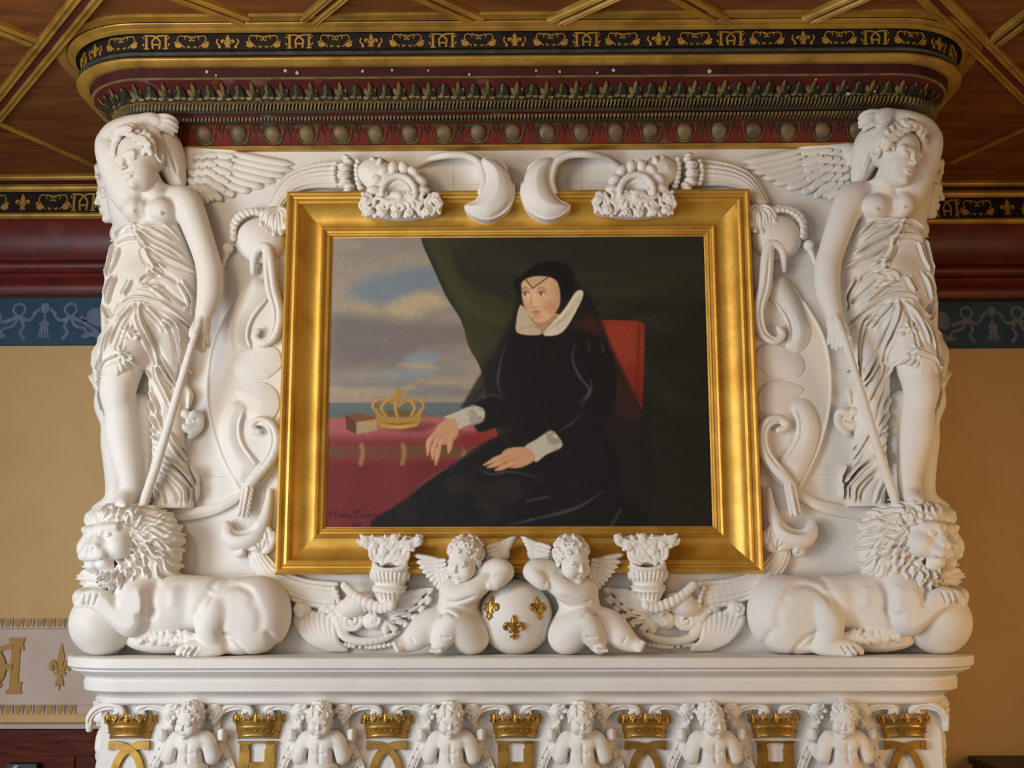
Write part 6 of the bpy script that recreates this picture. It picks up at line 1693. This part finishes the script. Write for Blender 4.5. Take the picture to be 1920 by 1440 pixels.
# ---- gilded crowns
def crown(kind, label):
    c = Q(965, 1378, FD); c.x = 0
    root = empty('heraldic_ornament', Vector((0, c.y, zrow(1390, YF))), label, 'crown', 'gilded crowns of the mantel frieze')
    sc = L(1, 1380); yb = YF-.002; dep = .55
    def lift(a): return 6.5*sc*math.sin(a)          # the crowns lean back, front edge higher
    def ring(r, v, t, off=0.):
        return [((r+off)*sc*math.cos(a), yb-(r+off)*sc*math.sin(a)*dep, zrow(v, YF-.03)+lift(a)) for a in [math.pi*i/28 for i in range(29)]]
    rows = [(36.5, 1388), (38, 1387), (38.5, 1383), (37.5, 1382), (38.5, 1379), (40, 1372), (41, 1371), (42, 1368), (41.5, 1366), (42, 1365), (46, 1354), (45, 1353.5), (40, 1364), (36, 1386)]
    V = []; F = []
    for r, v in rows: V += ring(r, v, 0)
    n = 29
    for i in range(len(rows)-1):
        for j in range(n-1): F.append((i*n+j, i*n+j+1, (i+1)*n+j+1, (i+1)*n+j))
    adopt(mesh_obj('crown_band', V, F, 'gilt_bright', None, sharp=40), root)
    # white oval seen under the band
    V = [(36*sc*math.cos(a), yb-36*sc*math.sin(a)*dep, zrow(1387, YF-.03)+lift(a)) for a in [math.pi*i/28 for i in range(29)]]
    adopt(mesh_obj('crown_underside', V, [tuple(range(29))], 'plaster', None, smooth=False), root)
    # jewels round the band
    for i in range(11):
        a = math.pi*(i+.5)/11; r = 40
        bm = bmesh.new(); bmesh.ops.create_icosphere(bm, subdivisions=1, radius=1.9*sc); me = bpy.data.meshes.new('jewel'); bm.to_mesh(me); bm.free(); me.materials.append(MATS['gilt_dark'])
        o = bpy.data.objects.new('jewel', me); COL.objects.link(o); o.location = (r*sc*math.cos(a), yb-r*sc*math.sin(a)*dep, zrow(1375.5, YF-.03)+lift(a)); adopt(o, root)
    for i in range(7):
        a = math.pi*(i/6); r = 46.5
        p = Vector((r*sc*math.cos(a), yb-r*sc*math.sin(a)*dep-.001, zrow(1353, YF-.03)+lift(a)*.7))
        n_ = Vector((math.cos(a)*dep, -math.sin(a), .25)).normalized()
        if n_.y > -.2: n_ = Vector((n_.x, -.45, .2)).normalized()
        if i % 2 == 1 or kind == 'H':
            o = gilded_lily(p+Vector((0, 0, 5*sc)), n_, Vector((math.cos(a)*.35, 0, 1)), (24 if i % 2 else 17)*sc, 'crown_point')
        else:
            Fd = Field((-.6, -.2, -.6), (.6, .2, .6), .04)
            for q in range(5):
                t = q*1.2566; Fd.ell((.26*math.cos(t), 0, .26*math.sin(t)), (.22, .13, .22), .03)
            Fd.ell((0, -.08, 0), (.14, .14, .14), .02); Fd.cap((0, 0, -.3), (0, 0, -.6), .12, .1, .03)
            pos, F_ = Fd.mesh_data(); q_ = n_.to_track_quat('-Y', 'Z').to_matrix(); pos = pos*15*sc@np.array(q_).T+np.array(p+Vector((0, 0, 4*sc)))
            me = np_mesh('crown_point', pos, F_); me.materials.append(MATS['gilt_bright']); o = bpy.data.objects.new('crown_point', me); COL.objects.link(o)
        adopt(o, root)
        if i < 6:
            a2 = math.pi*(i+.5)/6
            bm = bmesh.new(); bmesh.ops.create_icosphere(bm, subdivisions=2, radius=3*sc); me = bpy.data.meshes.new('crown_pearl'); bm.to_mesh(me); bm.free(); me.materials.append(MATS['gilt_bright'])
            o = bpy.data.objects.new('crown_pearl', me); COL.objects.link(o); o.location = (46*sc*math.cos(a2), yb-46*sc*math.sin(a2)*dep-.001, zrow(1352, YF-.03)+1*sc+lift(a2)*.7); adopt(o, root)
    return root
# ---- gilded monograms
def mono(kind, label):
    sc = L(1, 1400); zt = zrow(1390, YF-.012)
    root = empty('gilded_monogram', Vector((0, YF, zt-130*sc)), label, 'monogram', 'gilded monograms of the mantel frieze')
    def fn(x, y, h): return (x*sc, YF-h, zt-y*sc)
    if kind == 'H':
        pl = [('upright', [[(-33, 0), (-16, 0), (-16, 12), (-14, 14), (-14, 126), (-33, 126)]]), ('upright', [[(33, 0), (16, 0), (16, 12), (14, 14), (14, 126), (33, 126)]]), ('crossbar', [[(-16, 37), (16, 37), (16, 48), (-16, 48)]]), ('serif', [[(-37, 0), (37, 0), (33, 5), (14, 5), (10, 3), (-10, 3), (-14, 5), (-33, 5)]])]
    else:
        pl = [('letter_c', [stroke([(38, 6), (12, 8), (-12, 22), (-24, 48), (-24, 76), (-12, 104), (12, 120), (36, 122)], 14, 8)]), ('letter_c', [stroke([(-38, 6), (-12, 8), (12, 22), (24, 48), (24, 76), (12, 104), (-12, 120), (-36, 122)], 13, 8)]), ('serif', [[(-38, 0), (-30, 0), (-28, 3), (-28, 14), (-38, 16)]]), ('serif', [[(38, 0), (30, 0), (28, 3), (28, 14), (38, 16)]])]
    for j, (nm, ps) in enumerate(pl): adopt(flat_obj(nm, ps, fn, 'gilt_bright', None, .014+.003*(j % 2)), root)
    return root
pc = {}; pm = {}
for i in range(7):
    xt = CX0+(i-3)*STEP; kind = 'H' if i % 2 else 'C'
    nm = {0: 'at the far left', 1: 'second from the left', 2: 'third from the left', 3: 'in the middle', 4: 'third from the right', 5: 'second from the right', 6: 'at the far right'}[i]
    lc = 'gilded crown above the letter monogram %s of the mantel frieze' % nm
    lm = ('gilded letter H' if kind == 'H' else 'gilded interlaced double C')+' under the crown %s of the mantel frieze' % nm
    for store, fn_, lab in ((pc, crown, lc), (pm, mono, lm)):
        if kind not in store:
            r_ = fn_(kind, lab); r_.location.x += xt; store[kind] = (r_, xt)
        else: copy_tree(store[kind][0], xt-store[kind][1], lab)
# the child on each side face, in profile at the ends of the frieze
for s, lab in ((-1, 'stone child round the left end of the mantel frieze, seen edge-on'), (1, 'stone child round the right end of the mantel frieze, seen in profile')):
    src, xs = protos[1]
    o = copy_tree(src, 0, lab)
    M = Matrix.Translation((s*(A-.005), .17, 0)) @ Matrix.Rotation(s*math.pi/2, 4, 'Z') @ Matrix.Translation((-xs, -YF, 0))
    o.matrix_world = M @ Matrix.Translation(src.location)

# ---------------------------------------------------------------- furniture edges at the bottom of the view
cab = empty('dark_cabinet', U(1900, 1440, YWR-.25), 'dark wooden cabinet top at the lower right by the ochre wall', 'cabinet')
zt = U(1870, 1417, YWR-.01).z; xl = U(1816, 1420, YWR-.01).x
cab.location.z = 0
adopt(box('cabinet_top', (xl, YWR-.47, zt-.035), (XR-.05, YWR-.005, zt), 'wood_black'), cab)
adopt(box('cornice_moulding', (xl+.02, YWR-.45, zt-.075), (XR-.06, YWR-.005, zt-.035), 'wood_black'), cab)
adopt(box('cabinet_body', (xl+.05, YWR-.42, 0), (XR-.08, YWR-.005, zt-.075), 'wood_black'), cab)
p = U(14, 1432, YWL-.12); q = U(70, 1432, YWL-.12)
bx = empty('black_box', Vector(((p.x+q.x)/2, YWL-.1, p.z-.1)), 'small black box with a white mark at the lower left edge', 'box')
adopt(box('case', (p.x, YWL-.13, p.z-.14), (q.x, YWL-.086, p.z), 'black_plastic'), bx)
adopt(flat_obj('white_mark', [[(0, 0), (.02, .02), (.04, .02), (.02, 0), (.04, -.02), (.02, -.02)]], lambda a, b, h: (p.x+.02+a, YWL-.13-h, p.z-.025+b), 'chip', None, .001), bx)
# the half brackets at the two ends keep only their volute
for s, i, src_x in ((0, 0, None), (1, 6, None)):
    xt = CX0+(i-3)*STEP
    base = Q(930, 1500, FD); base = Vector((base.x-x965, base.y, base.z)); base.x = -base.x if s else base.x
    root = empty('scroll_volute', base, 'white scroll volute beside the %s' % crown_words[i], 'carving', 'brackets of the mantel frieze')
    sculpt('volute', None, 'plaster', root, bool(s), data=BD['volute'])
    root.location.x += xt
    for ch in root.children: ch.matrix_parent_inverse = Matrix.Translation(base).inverted()
